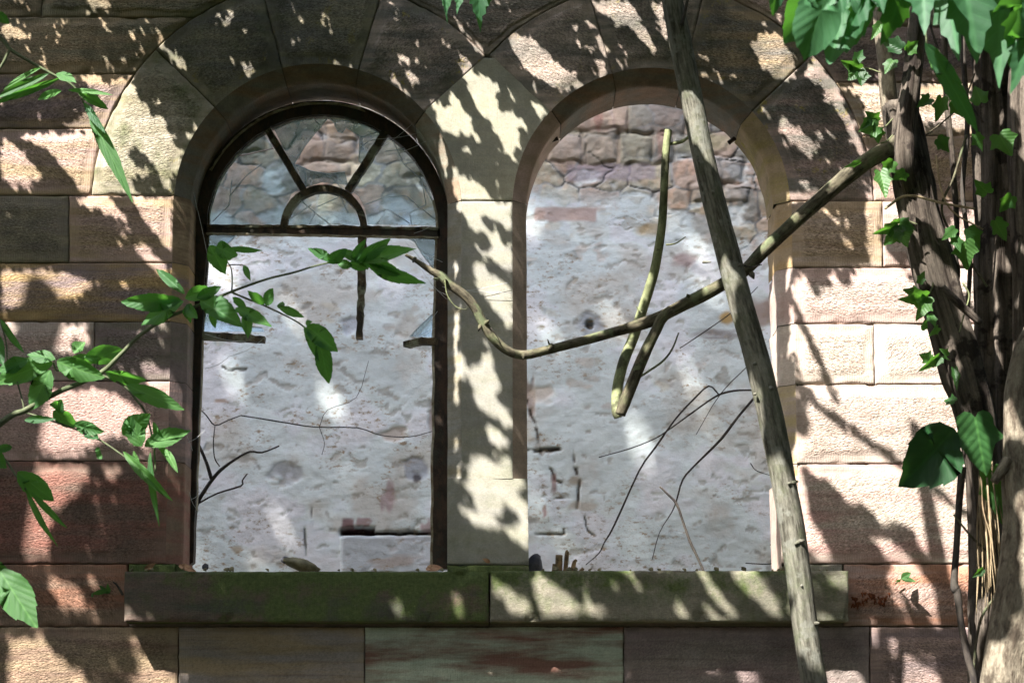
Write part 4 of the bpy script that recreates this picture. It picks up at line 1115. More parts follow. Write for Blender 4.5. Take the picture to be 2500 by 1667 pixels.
CELL = 4.0
RX0, RX1, RY0, RY1 = -420, 3560, -330, 3160
NX = int((RX1 - RX0) / CELL); NY = int((RY1 - RY0) / CELL)
cxs = RX0 + (np.arange(NX) + 0.5) * CELL; cys = RY0 + (np.arange(NY) + 0.5) * CELL
def fillpoly(mask, poly, val, x0=RX0, y0=RY0, cell=CELL):
    P = np.array(poly, float)
    ny, nx = mask.shape
    i0 = max(0, int((P[:, 0].min() - x0) / cell)); i1 = min(nx, int((P[:, 0].max() - x0) / cell) + 2)
    j0 = max(0, int((P[:, 1].min() - y0) / cell)); j1 = min(ny, int((P[:, 1].max() - y0) / cell) + 2)
    if i1 <= i0 or j1 <= j0: return None
    xs = x0 + (np.arange(i0, i1) + 0.5) * cell; ys = y0 + (np.arange(j0, j1) + 0.5) * cell
    XX, YY = np.meshgrid(xs, ys)
    ins = np.zeros(XX.shape, bool)
    n = len(P); j = n - 1
    for i in range(n):
        xi, yi = P[i]; xj, yj = P[j]
        if yi != yj:
            c = ((yi > YY) != (yj > YY)) & (XX < (xj - xi) * (YY - yi) / (yj - yi) + xi)
            ins ^= c
        j = i
    if val is not None: mask[j0:j1, i0:i1][ins] = val
    return j0, i0, ins
lit = np.zeros((NY, NX), bool)
for g in GAPS:
    ys_g = [q[1] for q in g]
    if min(ys_g) > 1385 and max(ys_g) < 1525 and 900 < g[0][0] < 2080: continue
    fillpoly(lit, g, True)
for g in SHADES: fillpoly(lit, g, False)
GXc, GYc = np.meshgrid(cxs, cys)
for pl in THINS: lit[seg_dist(GXc, GYc, pl) < 5] = False
# the sill stands 14 cm proud, so its flecks meet the wall plane lower down and further right
lit[(GXc > 960) & (GXc < 2150) & (GYc > 1500) & (GYc < 1612)] = False
for g in GAPS:
    ys_g = [q[1] for q in g]
    if min(ys_g) > 1385 and max(ys_g) < 1525 and 900 < g[0][0] < 2080:
        fillpoly(lit, [(q[0] + 67, q[1] + 115) for q in g], True)
er = lit.copy()
er[1:-1, 1:-1] = lit[1:-1, 1:-1] & lit[:-2, 1:-1] & lit[2:, 1:-1] & lit[1:-1, :-2] & lit[1:-1, 2:]
lit = er
# pin-hole gaps scattered through the crowns
_r = np.random.default_rng(404)
for q in range(900):
    x_, y_ = _r.uniform(-20, 2520), _r.uniform(-20, 1690)
    if 840 > y_ or x_ < 460 or x_ > 1900:
        a_, b_ = _r.uniform(4, 8), _r.uniform(6, 14)
        if vnoise(x_ / 150, y_ / 150, 0, 77) > -0.3:
            fillpoly(lit, [(x_ + a_ * math.cos(t_) + b_ * 0.5 * math.sin(t_), y_ + b_ * math.sin(t_)) for t_ in np.linspace(0, 6.28, 7)[:-1]], True)
# outside the picture: random flecks in the same direction
cross_x = 0.86 * GXc - 0.5 * GYc; along = 0.5 * GXc + 0.86 * GYc
lit0 = lit
rf = fbm(cross_x / 60, along / 130, 0, 201, 3)
outside = (GXc < -10) | (GYc < -10) | (GYc > 1690) | (GXc > 2520)
thr = np.where(GYc > 1690, np.where(GXc < 2150, 0.15, 0.26), 0.22)
lit = np.where(outside, rf > thr, lit)
WIN = ((GXc > 500) & (GXc < 880) & (GYc > 570) & (GYc < 1375)) | ((GXc > 1300) & (GXc < 1870) & (GYc > 420) & (GYc < 1375))

def to_photo_shadow(V):
    """where the shadow of V falls on the wall plane, in photo coordinates"""
    t = -V[..., 1] / SUN[1]
    S = V + SUN * t[..., None]
    return proj(S)
HEXL = np.array([(0, 0), (0.30, 0.22), (0.34, 0.5), (0.2, 0.8), (0, 1.05), (-0.2, 0.8), (-0.34, 0.5), (-0.30, 0.22)])
def canopy_fill(lit, need, sizes, tmin, trand, s, x0=RX0, y0=RY0, cell=CELL, wallY=0.0, clear=True):
    rng = np.random.default_rng(s)
    cov = np.zeros(lit.shape, bool)
    out = []
    u1 = np.cross(SUN, [0, 0, 1.0]); u1 /= np.linalg.norm(u1); u2 = np.cross(u1, SUN)
    for (size, tries, tol) in sizes:
        for rep in range(tries):
            free = np.argwhere(need & ~cov & ~lit)
            if len(free) == 0: break
            kk = rng.permutation(len(free))[:max(40, len(free) // 6)]
            for (j, i) in free[kk]:
                if cov[j, i]: continue
                px = x0 + (i + 0.5) * cell; py = y0 + (j + 0.5) * cell
                wx_, wz_ = unp(px, py, wallY)
                base = np.array([float(wx_), wallY, float(wz_)])
                t = tmin
                P = base - SUN * t
                if clear:
                    for _ in range(60):
                        qx, qy = proj(P)
                        if qy < -190 or P[1] < CAMY + 1 : break
                        t += 0.15; P = base - SUN * t
                t += rng.uniform(0, trand); P = base - SUN * t
                a = rng.uniform(0, 2 * math.pi); sz = size * rng.uniform(0.75, 1.25)
                d1_ = u1 * math.cos(a) + u2 * math.sin(a); d2_ = np.cross(SUN, d1_)
                d1_ = d1_ + SUN * rng.uniform(-0.5, 0.5); d2_ = d2_ + SUN * rng.uniform(-0.6, 0.6)
                V = P + (HEXL[:, 1:2] - 0.5) * sz * d1_ + HEXL[:, 0:1] * sz * d2_
                tt = (wallY - V[:, 1]) / SUN[1]
                S = V + SUN * tt[:, None]
                qx, qy = proj(S)
                r = fillpoly(lit, np.stack([qx, qy], 1), None, x0, y0, cell)
                if r is None: continue
                j0, i0, ins = r
                sl = (slice(j0, j0 + ins.shape[0]), slice(i0, i0 + ins.shape[1]))
                n = ins.sum()
                if n == 0: cov[j, i] = True; continue
                if (lit[sl] & ins).sum() > tol * n: continue
                if (ins & ~cov[sl]).sum() < 0.3 * n: cov[j, i] = True if rng.random() < 0.12 else cov[j, i]; continue
                cov[sl] |= ins
                out.append(V)
    canopy_fill.cov = cov
    return out
need = np.ones(lit.shape, bool)
need &= ~(WIN & (GXc > 560))            # nothing solid is hit there close by
need &= ~((GXc > 2750) & (GYc < 900))
inpic = (GXc > -60) & (GXc < 2560) & (GYc > -60) & (GYc < 1760)
leaves = canopy_fill(lit, need, [(0.17, 2, 0.01), (0.11, 2, 0.03)], 0.9, 0.55, 11)
leaves += canopy_fill(lit, need & inpic, [(0.09, 2, 0.03), (0.055, 3, 0.08), (0.032, 3, 0.4)], 0.9, 0.4, 12)
print("canopy leaves", len(leaves))

def crown(mb, lv):
    if not lv: return
    A = np.array(lv)                       # n,8,3
    n = len(A)
    V = A.reshape(-1, 3)
    fs = []
    for i in range(n):
        o = i * 8
        fs.append((o, o + 1, o + 2, o + 3, o + 4)); fs.append((o, o + 4, o + 5, o + 6, o + 7))
    mb.add(V, fs)

cen = np.array([l.mean(0) for l in leaves])
isleft = cen[:, 0] < -0.6 + 0.3 * np.sin(cen[:, 2] * 3)

# unseen tree added far overhead: keeps the rear wall in open shade with a few soft flecks
BG = [[(498,590),(570,600),(585,660),(560,730),(500,740)], [(715,870),(760,900),(800,940),(850,980),(830,1020),(780,990),(735,950)], [(820,1160),(890,1180),(935,1240),(920,1290),(870,1250),(838,1200)],
      [(1282,760),(1306,770),(1318,860),(1296,900),(1282,880)], [(1640,1010),(1660,1020),(1680,1060),(1650,1040)]]
C2 = 8.0
bl = np.zeros((int(1500 / C2), int(1800 / C2)), bool)
for g in BG:
    ga = np.array(g, float); gc = ga.mean(0)
    fillpoly(bl, gc + (ga - gc) * 0.62, True, 330, 120, C2)
nb = np.ones(bl.shape, bool)
far = canopy_fill(bl, nb, [(0.42, 3, 0.05), (0.24, 3, 0.08), (0.15, 2, 0.1)], 13.5, 1.6, 12, 330, 120, C2, BY, False)
print("far leaves", len(far))

def limb(mb, pts, rad, seg=8, **k): tube(mb, pts, rad, seg, **k)
def boughs(mb, hub, cs, n, r0, seed):
    """a hub with limbs that reach into the leaf cloud cs"""
    rng = np.random.default_rng(seed)
    if len(cs) == 0: return
    idx = rng.permutation(len(cs))[:n]
    for q, i in enumerate(idx):
        tgt = cs[i]
        mid = (np.array(hub) * 0.5 + tgt * 0.5) + rng.normal(0, 0.15, 3) + np.array([0, 0, 0.25])
        tube(mb, [hub, mid, tgt], [r0, r0 * 0.6, 0.004], 6, seed=q, sub=5)
# maple left of the picture, its crown hangs over the left arch
MT = thing("maple_tree", "broad maple whose crown hangs over the left arch, lobed leaf spray at the top centre", "tree", "trees shading the ruin wall")
mb = MB()
hubL = np.array([-4.1, -2.4, 5.6])
tube(mb, [(-4.7, -2.1, -1.7), (-4.6, -2.2, 0.5), (-4.35, -2.3, 3.2), hubL], [0.16, 0.13, 0.11, 0.07], 16, seed=3, rid=0.12)
mb.build("trunk", M_PALE, MT)
mb = MB(); crown(mb, [l for l, q in zip(leaves, isleft) if q]); mb.build("crown", M_CAN, MT, smooth=False)
# sapling in front of the right window
SP = thing("sapling", "slender grey green sapling trunk leaning across the right window", "tree", "trees shading the ruin wall")
mb = MB()
YS = -1.5
sap = [(2062, 2450), (2040, 2100), (2012, 1800), (1988, 1667), (1968, 1540), (1950, 1400), (1934, 1290), (1908, 1150), (1880, 1010), (1846, 870), (1806, 730), (1772, 600), (1740, 480), (1712, 360), (1686, 230), (1662, 110), (1645, 20), (1630, -80), (1600, -260), (1560, -520)]
ptube(mb, sap, YS, [37, 34, 32.5, 31.5, 30.5, 31, 31, 30.5, 31.5, 31, 30, 30, 29, 28, 28.5, 29, 27, 24, 20, 14], seg=20, lum=0.03, seed=5, rid=0.03)
# knots
for (kx, ky, dx, dy, r) in [(1740, 468, 0, 2, 8), (1878, 948, 9, -2, 9), (1954, 1322, -14, 6, 8), (1944, 1322, 22, -3, 8), (1990, 1522, 10, -2, 7), (1802, 648, 8, -3, 7), (1930, 1180, -6, 0, 6), (1935, 1178, 14, -3, 6), (1956, 1428, 2, 2, 6), (1716, 640, 20, 0, 5), (1850, 885, -12, 4, 6), (1842, 962, 4, -1, 5)]:
    b = pt(kx, ky, YS - 0.035); e = pt(kx + dx, ky + dy, YS - 0.052)
    s_ = 0.75 * (YS - CAMY) / (F * CT)
    tube(mb, [b, (b + e) / 2, e], [r * s_, r * 0.95 * s_, r * 0.35 * s_], 8, seed=int(kx), sub=3)
hubR = pt(1560, -520, YS)
mb.build("trunk", M_SAP, SP)
mb = MB()
ptube(mb, [(1664, 62), (1672, 30), (1684, -30), (1700, -120)], YS - 0.05, [5, 4, 3], seg=6, seed=2)
mb.build("twig", M_TWIG, SP)
mb = MB(); ptube(mb, [(1808, 645), (1832, 652), (1860, 646)], YS, [3, 2, 1.4], seg=5)
mb.build("twig", M_TWIG, SP)
mb = MB(); crown(mb, [l for l, q in zip(leaves, isleft) if not q]); mb.build("crown", M_CAN, SP, smooth=False)
# unseen tree added to hold the sun off the rear wall
AT = thing("rear_shade_tree", "unseen tall tree added to cast soft shade on the rear wall through the roofless room", "tree", "trees shading the ruin wall")
mb = MB()
fc = np.array([l.mean(0) for l in far]).mean(0)
tube(mb, [(-8.5, -4.0, -1.8), (-8.2, -3.8, 3), (-7.0, -3.2, 8), fc + np.array([-0.5, 0, -0.5]), fc + np.array([0.5, 0.2, 1.5])], [0.3, 0.26, 0.2, 0.1, 0.03], 14, seed=8, rid=0.1)
mb.build("trunk", M_PALE, AT)
mb = MB(); crown(mb, far); mb.build("crown", M_CAN, AT, smooth=False)
mb = MB(); boughs(mb, fc + np.array([-0.5, 0, -0.5]), np.array([l.mean(0) for l in far]), 10, 0.05, 4); mb.build("limb", M_PALE, AT)

# ------------------------------------------------------------------ old ivy clad trunk at the right edge
YO = -1.2
OT = thing("old_tree", "fibrous dark brown multi stemmed trunk at the right edge, one bare branch reaching left", "tree")
def stem(lst, Y, r, seg, mat, parent, name, seed, rid=0.0, lum=0.05, **k):
    mb = MB(); ptube(mb, lst, Y, r, seg=seg, seed=seed, rid=rid, lum=lum, **k)
    return mb.build(name, mat, parent)
stem([(2196, 250), (2214, 350), (2232, 450), (2258, 580), (2296, 720), (2334, 850), (2364, 960), (2388, 1060), (2402, 1200), (2410, 1400), (2404, 1700), (2400, 2100), (2400, 2500)], YO, [34, 40, 44, 46, 47, 46, 44, 40, 36, 36, 40, 44, 48], 30, M_OLD, OT, "trunk", 3, 0.55, 0.08, ridn=16)
stem([(2248, -260), (2246, -60), (2242, 60), (2230, 180), (2214, 300), (2212, 400), (2232, 500, -1.16), (2256, 620, -1.1)], YO - 0.1, [20, 21, 21, 23, 26, 28, 26, 20], 18, M_OLD, OT, "stem", 5, 0.5, ridn=12)
stem([(2140, -120), (2150, 60), (2162, 150), (2172, 260), (2196, 380), (2214, 470, -1.1), (2240, 560, -1.0)], YO + 0.08, [17, 18, 19, 21, 24, 26, 20], 16, M_PALE, OT, "stem", 6, 0.3)
stem([(2404, -260), (2412, 0), (2420, 200), (2428, 400), (2436, 620), (2442, 820), (2440, 1000), (2450, 1200), (2456, 1500), (2470, 1900), (2480, 2500)], YO + 0.35, [40, 44, 46, 48, 52, 56, 52, 46, 44, 50, 60], 34, M_OLD, OT, "trunk", 7, 0.6, 0.05, ridn=18)
stem([(2500, -260), (2496, 60), (2492, 300), (2500, 600), (2504, 800), (2494, 1000)], YO + 0.1, [24, 26, 30, 34, 34, 30], 20, M_OLD, OT, "stem", 8, 0.5, ridn=14)
stem([(2506, 800), (2492, 860), (2484, 960), (2488, 1060), (2494, 1180), (2500, 1300), (2488, 1420), (2470, 1530), (2462, 1620), (2458, 1760), (2460, 2100), (2470, 2500)], YO - 0.35, [6, 18, 30, 36, 42, 46, 50, 54, 58, 60, 66, 76], 28, M_PALE, OT, "trunk", 9, 0.22, 0.08, ridn=9)
stem([(2462, 1120), (2444, 1150), (2426, 1176)], YO - 0.38, [14, 13, 10], 10, M_PALE, OT, "stub", 10, 0.15)
# bare branch with its hooked side branch
BR = stem([(2192, 352), (2165, 368), (2120, 392), (2050, 445), (1985, 502), (1920, 560), (1860, 618), (1815, 662), (1750, 702), (1680, 738), (1612, 774), (1550, 796), (1460, 822), (1385, 842), (1330, 856), (1278, 866), (1240, 856), (1205, 826), (1180, 790), (1160, 752), (1135, 722), (1095, 692), (1078, 674), (1050, 660), (1015, 636), (990, 622)],
          YO - 0.05, [25, 22, 20, 19, 18.5, 18, 17, 16.5, 16, 15.5, 14.5, 13, 11.5, 11, 10.5, 10.5, 10.5, 11, 11, 11.5, 12, 12, 11, 8, 5.5, 3.5], 16, M_BRANCH, OT, "branch", 11, 0.12, 0.12)
stem([(1640, 756), (1616, 778), (1602, 806), (1580, 850), (1556, 905), (1536, 955), (1524, 985), (1514, 1012)], YO - 0.10, [14, 14, 13.5, 13.5, 13.5, 13.5, 13.5, 12], 14, M_BRANCH, BR, "side_branch", 14, 0.1, 0.1)  # shaded half of the hook: its darkness is put into the bark colour
HK = stem([(1509, 1020), (1506, 1008), (1505, 985, -1.24), (1509, 940, -1.21), (1524, 880, -1.18), (1548, 820, -1.16), (1566, 765, -1.15), (1582, 715, -1.16), (1598, 660, -1.18), (1609, 600, -1.2), (1617, 540, -1.22), (1621, 470), (1624, 400), (1628, 350), (1632, 318)],
          YO - 0.06, [10, 12.5, 13, 13, 13, 12.5, 12, 12, 11.5, 11, 10.5, 10, 10, 9.5, 9], 14, M_LITGREEN, BR, "side_branch", 12, 0.05, 0.06)  # sunlit half of the hook: sunlight painted in as paler bark
for nm, l, r in [("twig", [(1559, 922), (1585, 905), (1620, 880), (1642, 850), (1657, 812)], [3, 2.6, 1.8]), ("twig", [(1626, 598), (1650, 594), (1674, 578)], [2.4, 1.8, 1.2]), ("twig", [(1630, 352), (1648, 350), (1668, 344), (1692, 326)], [3, 5, 4.5, 2]), ("twig", [(1568, 764), (1558, 756), (1554, 748)], [2, 1.6, 1])]:
    stem(l, YO - 0.05, r, 6, M_LITGREEN, BR, nm, 3)
for q, (kx, ky, dx, dy, r) in enumerate([(1834, 668, 6, 12, 8), (1682, 725, -4, -6, 7), (1345, 846, -6, 6, 9), (1277, 868, 0, 10, 5), (1186, 790, 8, -8, 7), (1172, 796, -4, 12, 5), (1012, 632, -4, 8, 6), (1090, 690, -3, -8, 6), (1340, 838, -3, -10, 3), (1068, 682, -10, -2, 4)]):
    mb = MB(); b = pt(kx, ky, YO - 0.06); e = pt(kx + dx, ky + dy, YO - 0.09); s_ = (YO - CAMY) / (F * CT)
    tube(mb, [b, (b + e) / 2, e], [r * s_, r * .7 * s_, r * .3 * s_], 7, seed=q, sub=3, lum=0.2); mb.build("knot", M_BRANCH, BR)
stem([(1086, 684), (1092, 720), (1112, 748), (1136, 756), (1142, 750)], YO - 0.1, [1.6, 1.5, 1.2], 5, M_LITGREEN, BR, "curl", 2)
stem([(1198, 800), (1214, 822), (1224, 842)], YO - 0.09, [1.4, 1.2, 1.0], 5, M_TWIG, BR, "twig", 2)

# hanging vines
VN = thing("woody_vines", "thin dark woody vines hanging beside the fibrous trunk at the right edge", "vine")
for q, (l, Y, r, m) in enumerate([
    ([(2302, -120), (2304, 60), (2312, 250), (2326, 400), (2336, 560), (2330, 700), (2318, 820)], -1.0, [8, 8, 8, 7, 6, 5], M_OLD),
    ([(2358, -120), (2352, 120), (2362, 300), (2350, 470), (2368, 620), (2362, 760)], -0.9, [7, 7, 6, 6], M_TWIG),
    ([(2350, 1140), (2342, 1220), (2336, 1320), (2330, 1410), (2332, 1436), (2338, 1450), (2346, 1520), (2362, 1600), (2380, 1680), (2390, 1900)], -1.3, [10, 8.5, 8, 9, 11, 10, 8.5, 9, 9, 10], M_TWIG),
    ([(2328, 1255), (2372, 1310), (2416, 1350)], -1.35, [2.5, 2.5, 3], M_BRANCH),
    ([(2425, 1462), (2398, 1502), (2384, 1560), (2376, 1640), (2364, 1700)], -1.3, [3.4, 3.2, 3.4], M_BRANCH),
    ([(2390, 1160), (2392, 1300), (2386, 1420), (2384, 1500)], -1.3, [1.5, 1.2, 1], M_STRAW),
    ([(2160, 510), (2215, 478), (2300, 496), (2380, 510)], -1.35, [3, 3.5, 3], M_STRAW),
    ([(2260, 20), (2290, 120), (2340, 210), (2400, 300)], -1.1, [3, 3, 2.5], M_TWIG),
    ([(2360, 330), (2330, 430), (2300, 520), (2370, 640), (2410, 700)], -1.15, [3.5, 3, 3], M_BRANCH),
    ([(2260, 330), (2300, 300), (2350, 250), (2380, 180)], -1.1, [2.5, 2, 2], M_BRANCH),
    ([(2320, 590), (2342, 660), (2330, 740), (2350, 800)], -1.2, [3, 3, 2.5], M_TWIG),
    ([(2285, 380), (2300, 470), (2330, 520), (2400, 560)], -1.3, [2.5, 2.5, 2], M_STRAW),
    ([(2300, 700), (2340, 740), (2395, 790)], -1.35, [8, 11, 9], M_OLD),
]): stem(l, Y, r, 8, m, VN, "vine_stem", 20 + q, 0.1)
BFI = thing("bark_fibres", "bundle of pale dry bark fibres hanging between the dark and the pale trunk", "bark")
rg = np.random.default_rng(5)
mb = MB()
for q in range(46):
    x0 = rg.uniform(2392, 2436); x1 = x0 + rg.uniform(-18, 34); y0 = rg.uniform(1120, 1260); y1 = y0 + rg.uniform(120, 330)
    ptube(mb, [(x0, y0), ((x0 + x1) / 2 + rg.uniform(-10, 6), (y0 + y1) / 2), (x1, y1)], -1.3 + rg.uniform(-.12, .08), [rg.uniform(1, 3.2), rg.uniform(1, 3), 0.6], seg=5, seed=q, sub=4)
mb.build("fibres", M_STRAW, BFI)

# climbing ivy
IV = thing("ivy", "ivy leaves climbing the old fibrous trunk, two very large heart shaped leaves below", "ivy")
mb = MB()
def ivy(x0, y0, x1, y1, w, Y=-1.38, **k): pleaf(mb, x0, y0, x1, y1, w, Y, 'ivy', **k)
for a in [(2098, 168, 2052, 150, 40), (2100, 166, 2070, 196, 60), (2104, 180, 2104, 208, 46), (2090, 150, 2108, 118, 34), (2142, 310, 2100, 320, 58), (2140, 316, 2146, 352, 44), (2138, 300, 2116, 272, 46), (2130, 288, 2098, 318, 30),
          (2098, 395, 2062, 410, 16), (2196, 560, 2158, 600, 52), (2200, 556, 2215, 604, 54), (2190, 550, 2130, 575, 34), (2200, 545, 2234, 560, 40), (2190, 535, 2185, 555, 30),
          (2262, 722, 2192, 735, 50), (2262, 728, 2240, 782, 50), (2250, 720, 2200, 708, 40), (2268, 880, 2245, 862, 44), (2290, 872, 2246, 908, 26), (2296, 874, 2284, 896, 26), (2330, 980, 2302, 975, 34), (2336, 985, 2330, 1012, 30),
          (2356, 590, 2360, 660, 66), (2365, 560, 2395, 610, 50), (2385, 640, 2370, 690, 44), (2330, 580, 2345, 615, 36), (2245, 690, 2258, 660, 24), (2330, 900, 2338, 950, 24), (2365, 820, 2358, 860, 26),
          (2150, 60, 2128, 95, 34), (2200, 120, 2150, 95, 52), (2215, 125, 2245, 100, 40), (2180, 150, 2160, 180, 36), (2270, 240, 2240, 260, 40), (2300, 240, 2285, 300, 44), (2330, 250, 2350, 290, 40),
          (2290, 340, 2320, 372, 46), (2310, 345, 2280, 370, 38), (2280, 150, 2310, 190, 40), (2180, 395, 2150, 430, 44), (2210, 420, 2180, 440, 40), (2345, 480, 2310, 500, 38), (2330, 560, 2300, 585, 32), (2365, 420, 2340, 440, 40), (2410, 470, 2380, 440, 44),
          (2440, 330, 2470, 380, 80), (2430, 540, 2460, 590, 50), (2420, 1150, 2450, 1280, 90), (2400, 1390, 2375, 1410, 22), (2470, 480, 2440, 520, 46), (2290, 800, 2270, 820, 22), (2270, 770, 2285, 800, 30), (2150, 420, 2165, 480, 50),
          (2250, 800, 2270, 780, 24), (2312, 870, 2296, 850, 30), (2380, 330, 2400, 370, 44), (2396, 250, 2380, 210, 50)]:
    if a[0] > 2275 and a[4] < 45 and int(a[0] * 7 + a[1]) % 2: continue
    ivy(*a)
mb.build("foliage", M_IVY, IV)
for a, t_, cv in [((2335, 1045, 2205, 1188, 150), 0.25, .1), ((2380, 1020, 2405, 1165, 120), -0.35, .1)]:
    mb = MB(); pleaf(mb, *a, -1.5, 'ovate' if a[0] < 2350 else 'ivy', tilt=t_, fold=0.18, curl=cv, rnd=0.1 if a[0] < 2350 else 0.9); mb.build("heart_leaf", M_HEART, IV)
for q, l in enumerate([[(2085, 165), (2120, 168), (2150, 178)], [(2140, 312), (2160, 310), (2180, 290)], [(2150, 350), (2165, 345), (2180, 330)], [(2262, 725), (2275, 705), (2278, 690)], [(2268, 882), (2300, 870), (2320, 880)], [(2350, 690), (2366, 720), (2356, 760), (2342, 810)], [(2345, 1060), (2380, 1040), (2400, 1060)], [(2196, 545), (2215, 540), (2240, 548)]]):
    stem(l, -1.33, [2.4, 2.0, 1.8], 5, M_LITGREEN, IV, "leaf_stalk", q)

# large soft leaves that hang in at the top right, close to the camera
SYC = thing("sycamore_branch", "broad sycamore leaves hanging into the top right corner, near the camera and slightly soft", "branch")
mb = MB()
for a in [(2040, -60, 1925, 110, 150, 'ovate', .3), (2030, -40, 1955, 150, 120, 'ovate', -.4), (2080, -60, 2040, 140, 140, 'ovate', .2), (2075, -20, 1990, 60, 110, 'ovate', .1), (2140, -80, 2080, 86, 110, 'maple', .3), (2100, -60, 2010, 50, 120, 'maple', -.2),
          (2230, -90, 2160, 96, 170, 'maple', .1), (2150, -100, 2120, 60, 120, 'maple', .5), (2340, -130, 2395, 112, 260, 'maple', .15), (2450, -110, 2440, 170, 230, 'maple', -.2), (2300, -90, 2330, 100, 170, 'maple', -.4), (2530, -60, 2480, 140, 200, 'maple', .2), (2390, -160, 2330, 40, 200, 'maple', .4),
          (2258, 105, 2402, 322, 56, 'ovate', .2), (1905, -60, 1888, 40, 40, 'ovate', 0), (2525, 40, 2490, 200, 140, 'maple', .5), (2250, -100, 2255, 40, 150, 'maple', -.3), (2180, -90, 2200, 70, 120, 'maple', .3)]:
    pleaf(mb, *a[:5], -3.1 + RNG.uniform(-.15, .15), a[5], tilt=a[6], dY=RNG.uniform(-.15, .15), fold=0.22, curl=0.2)
mb.build("foliage", M_MAPLE, SYC)
stem([(2700, -260), (2500, -160), (2340, -120), (2180, -100), (2020, -70)], -3.1, [14, 11, 8, 4], 8, M_STEM, SYC, "branch_stem", 3)
stem([(2250, -100), (2258, 20), (2262, 110)], -3.1, [2.5, 2.2, 2], 6, M_STEM, SYC, "leaf_stalk", 3)
# top centre spray, part of the maple
mb = MB()
for a in [(1095, -70, 1088, 34, 62), (1080, -60, 1092, 46, 26), (1165, -80, 1172, 54, 96), (1130, -70, 1118, 20, 60), (1200, -60, 1186, 30, 40)]:
    pleaf(mb, *a, -1.9, 'maple', tilt=RNG.uniform(-.3, .3), fold=0.15)
mb.build("leaf_spray", M_MAPLE, MT)

# ------------------------------------------------------------------ elder shrub on the left
YE = -1.7
EL_ = thing("elder_shrub", "green compound leaf sprays of a shrub reaching in from the left edge", "shrub")
for q, (l, r) in enumerate([
    ([(-500, 1500), (-250, 1240), (0, 1034), (60, 1002), (140, 958), (240, 914), (292, 868), (342, 818), (400, 780), (446, 760), (520, 731), (568, 711), (650, 682), (722, 664), (760, 652), (815, 638)], [16, 12, 8, 7, 6.5, 6, 5.5, 5, 4.5, 4, 3.6, 3.2, 3, 2.6, 2.4, 2]),
    ([(566, 714), (600, 728), (645, 746), (700, 772), (740, 796), (776, 832)], [2.6, 2.4, 2.2, 2, 1.6]), ([(566, 710), (567, 680), (564, 655), (556, 640)], [2, 1.8, 1.4]), ([(558, 647), (580, 646), (598, 649)], [1.4, 1.2, 1]),
    ([(245, 914), (300, 940), (332, 975), (356, 1010), (374, 1080), (380, 1150)], [3, 2.8, 2.4, 2]), ([(58, 1006), (120, 1025), (180, 1046), (240, 1072), (300, 1112), (350, 1150)], [2.6, 2.4, 2]),
    ([(130, 884), (140, 905), (165, 885)], [2, 2, 2]), ([(42, 932), (54, 975), (60, 1006)], [2, 2, 2.2]), ([(-80, 1050), (0, 1108), (40, 1162), (70, 1205), (110, 1280)], [3.5, 3, 2.4, 1.6]),
    ([(-120, -20), (0, 92), (24, 120), (68, 148), (122, 178), (180, 212), (214, 268), (250, 330)], [6, 5.5, 4.5, 3.5, 3, 2.6, 2]), ([(24, 120), (10, 150), (-6, 176)], [4, 3.6, 3]),
    ([(0, 780), (14, 830), (18, 880)], [2.5, 2, 1.6]), ([(-200, 1500), (-60, 1430), (10, 1400)], [4, 3.5, 3])]):
    stem(l, YE, r, 7, M_STEM, EL_, "stem", 40 + q, 0.0, 0.06)
mb = MB()
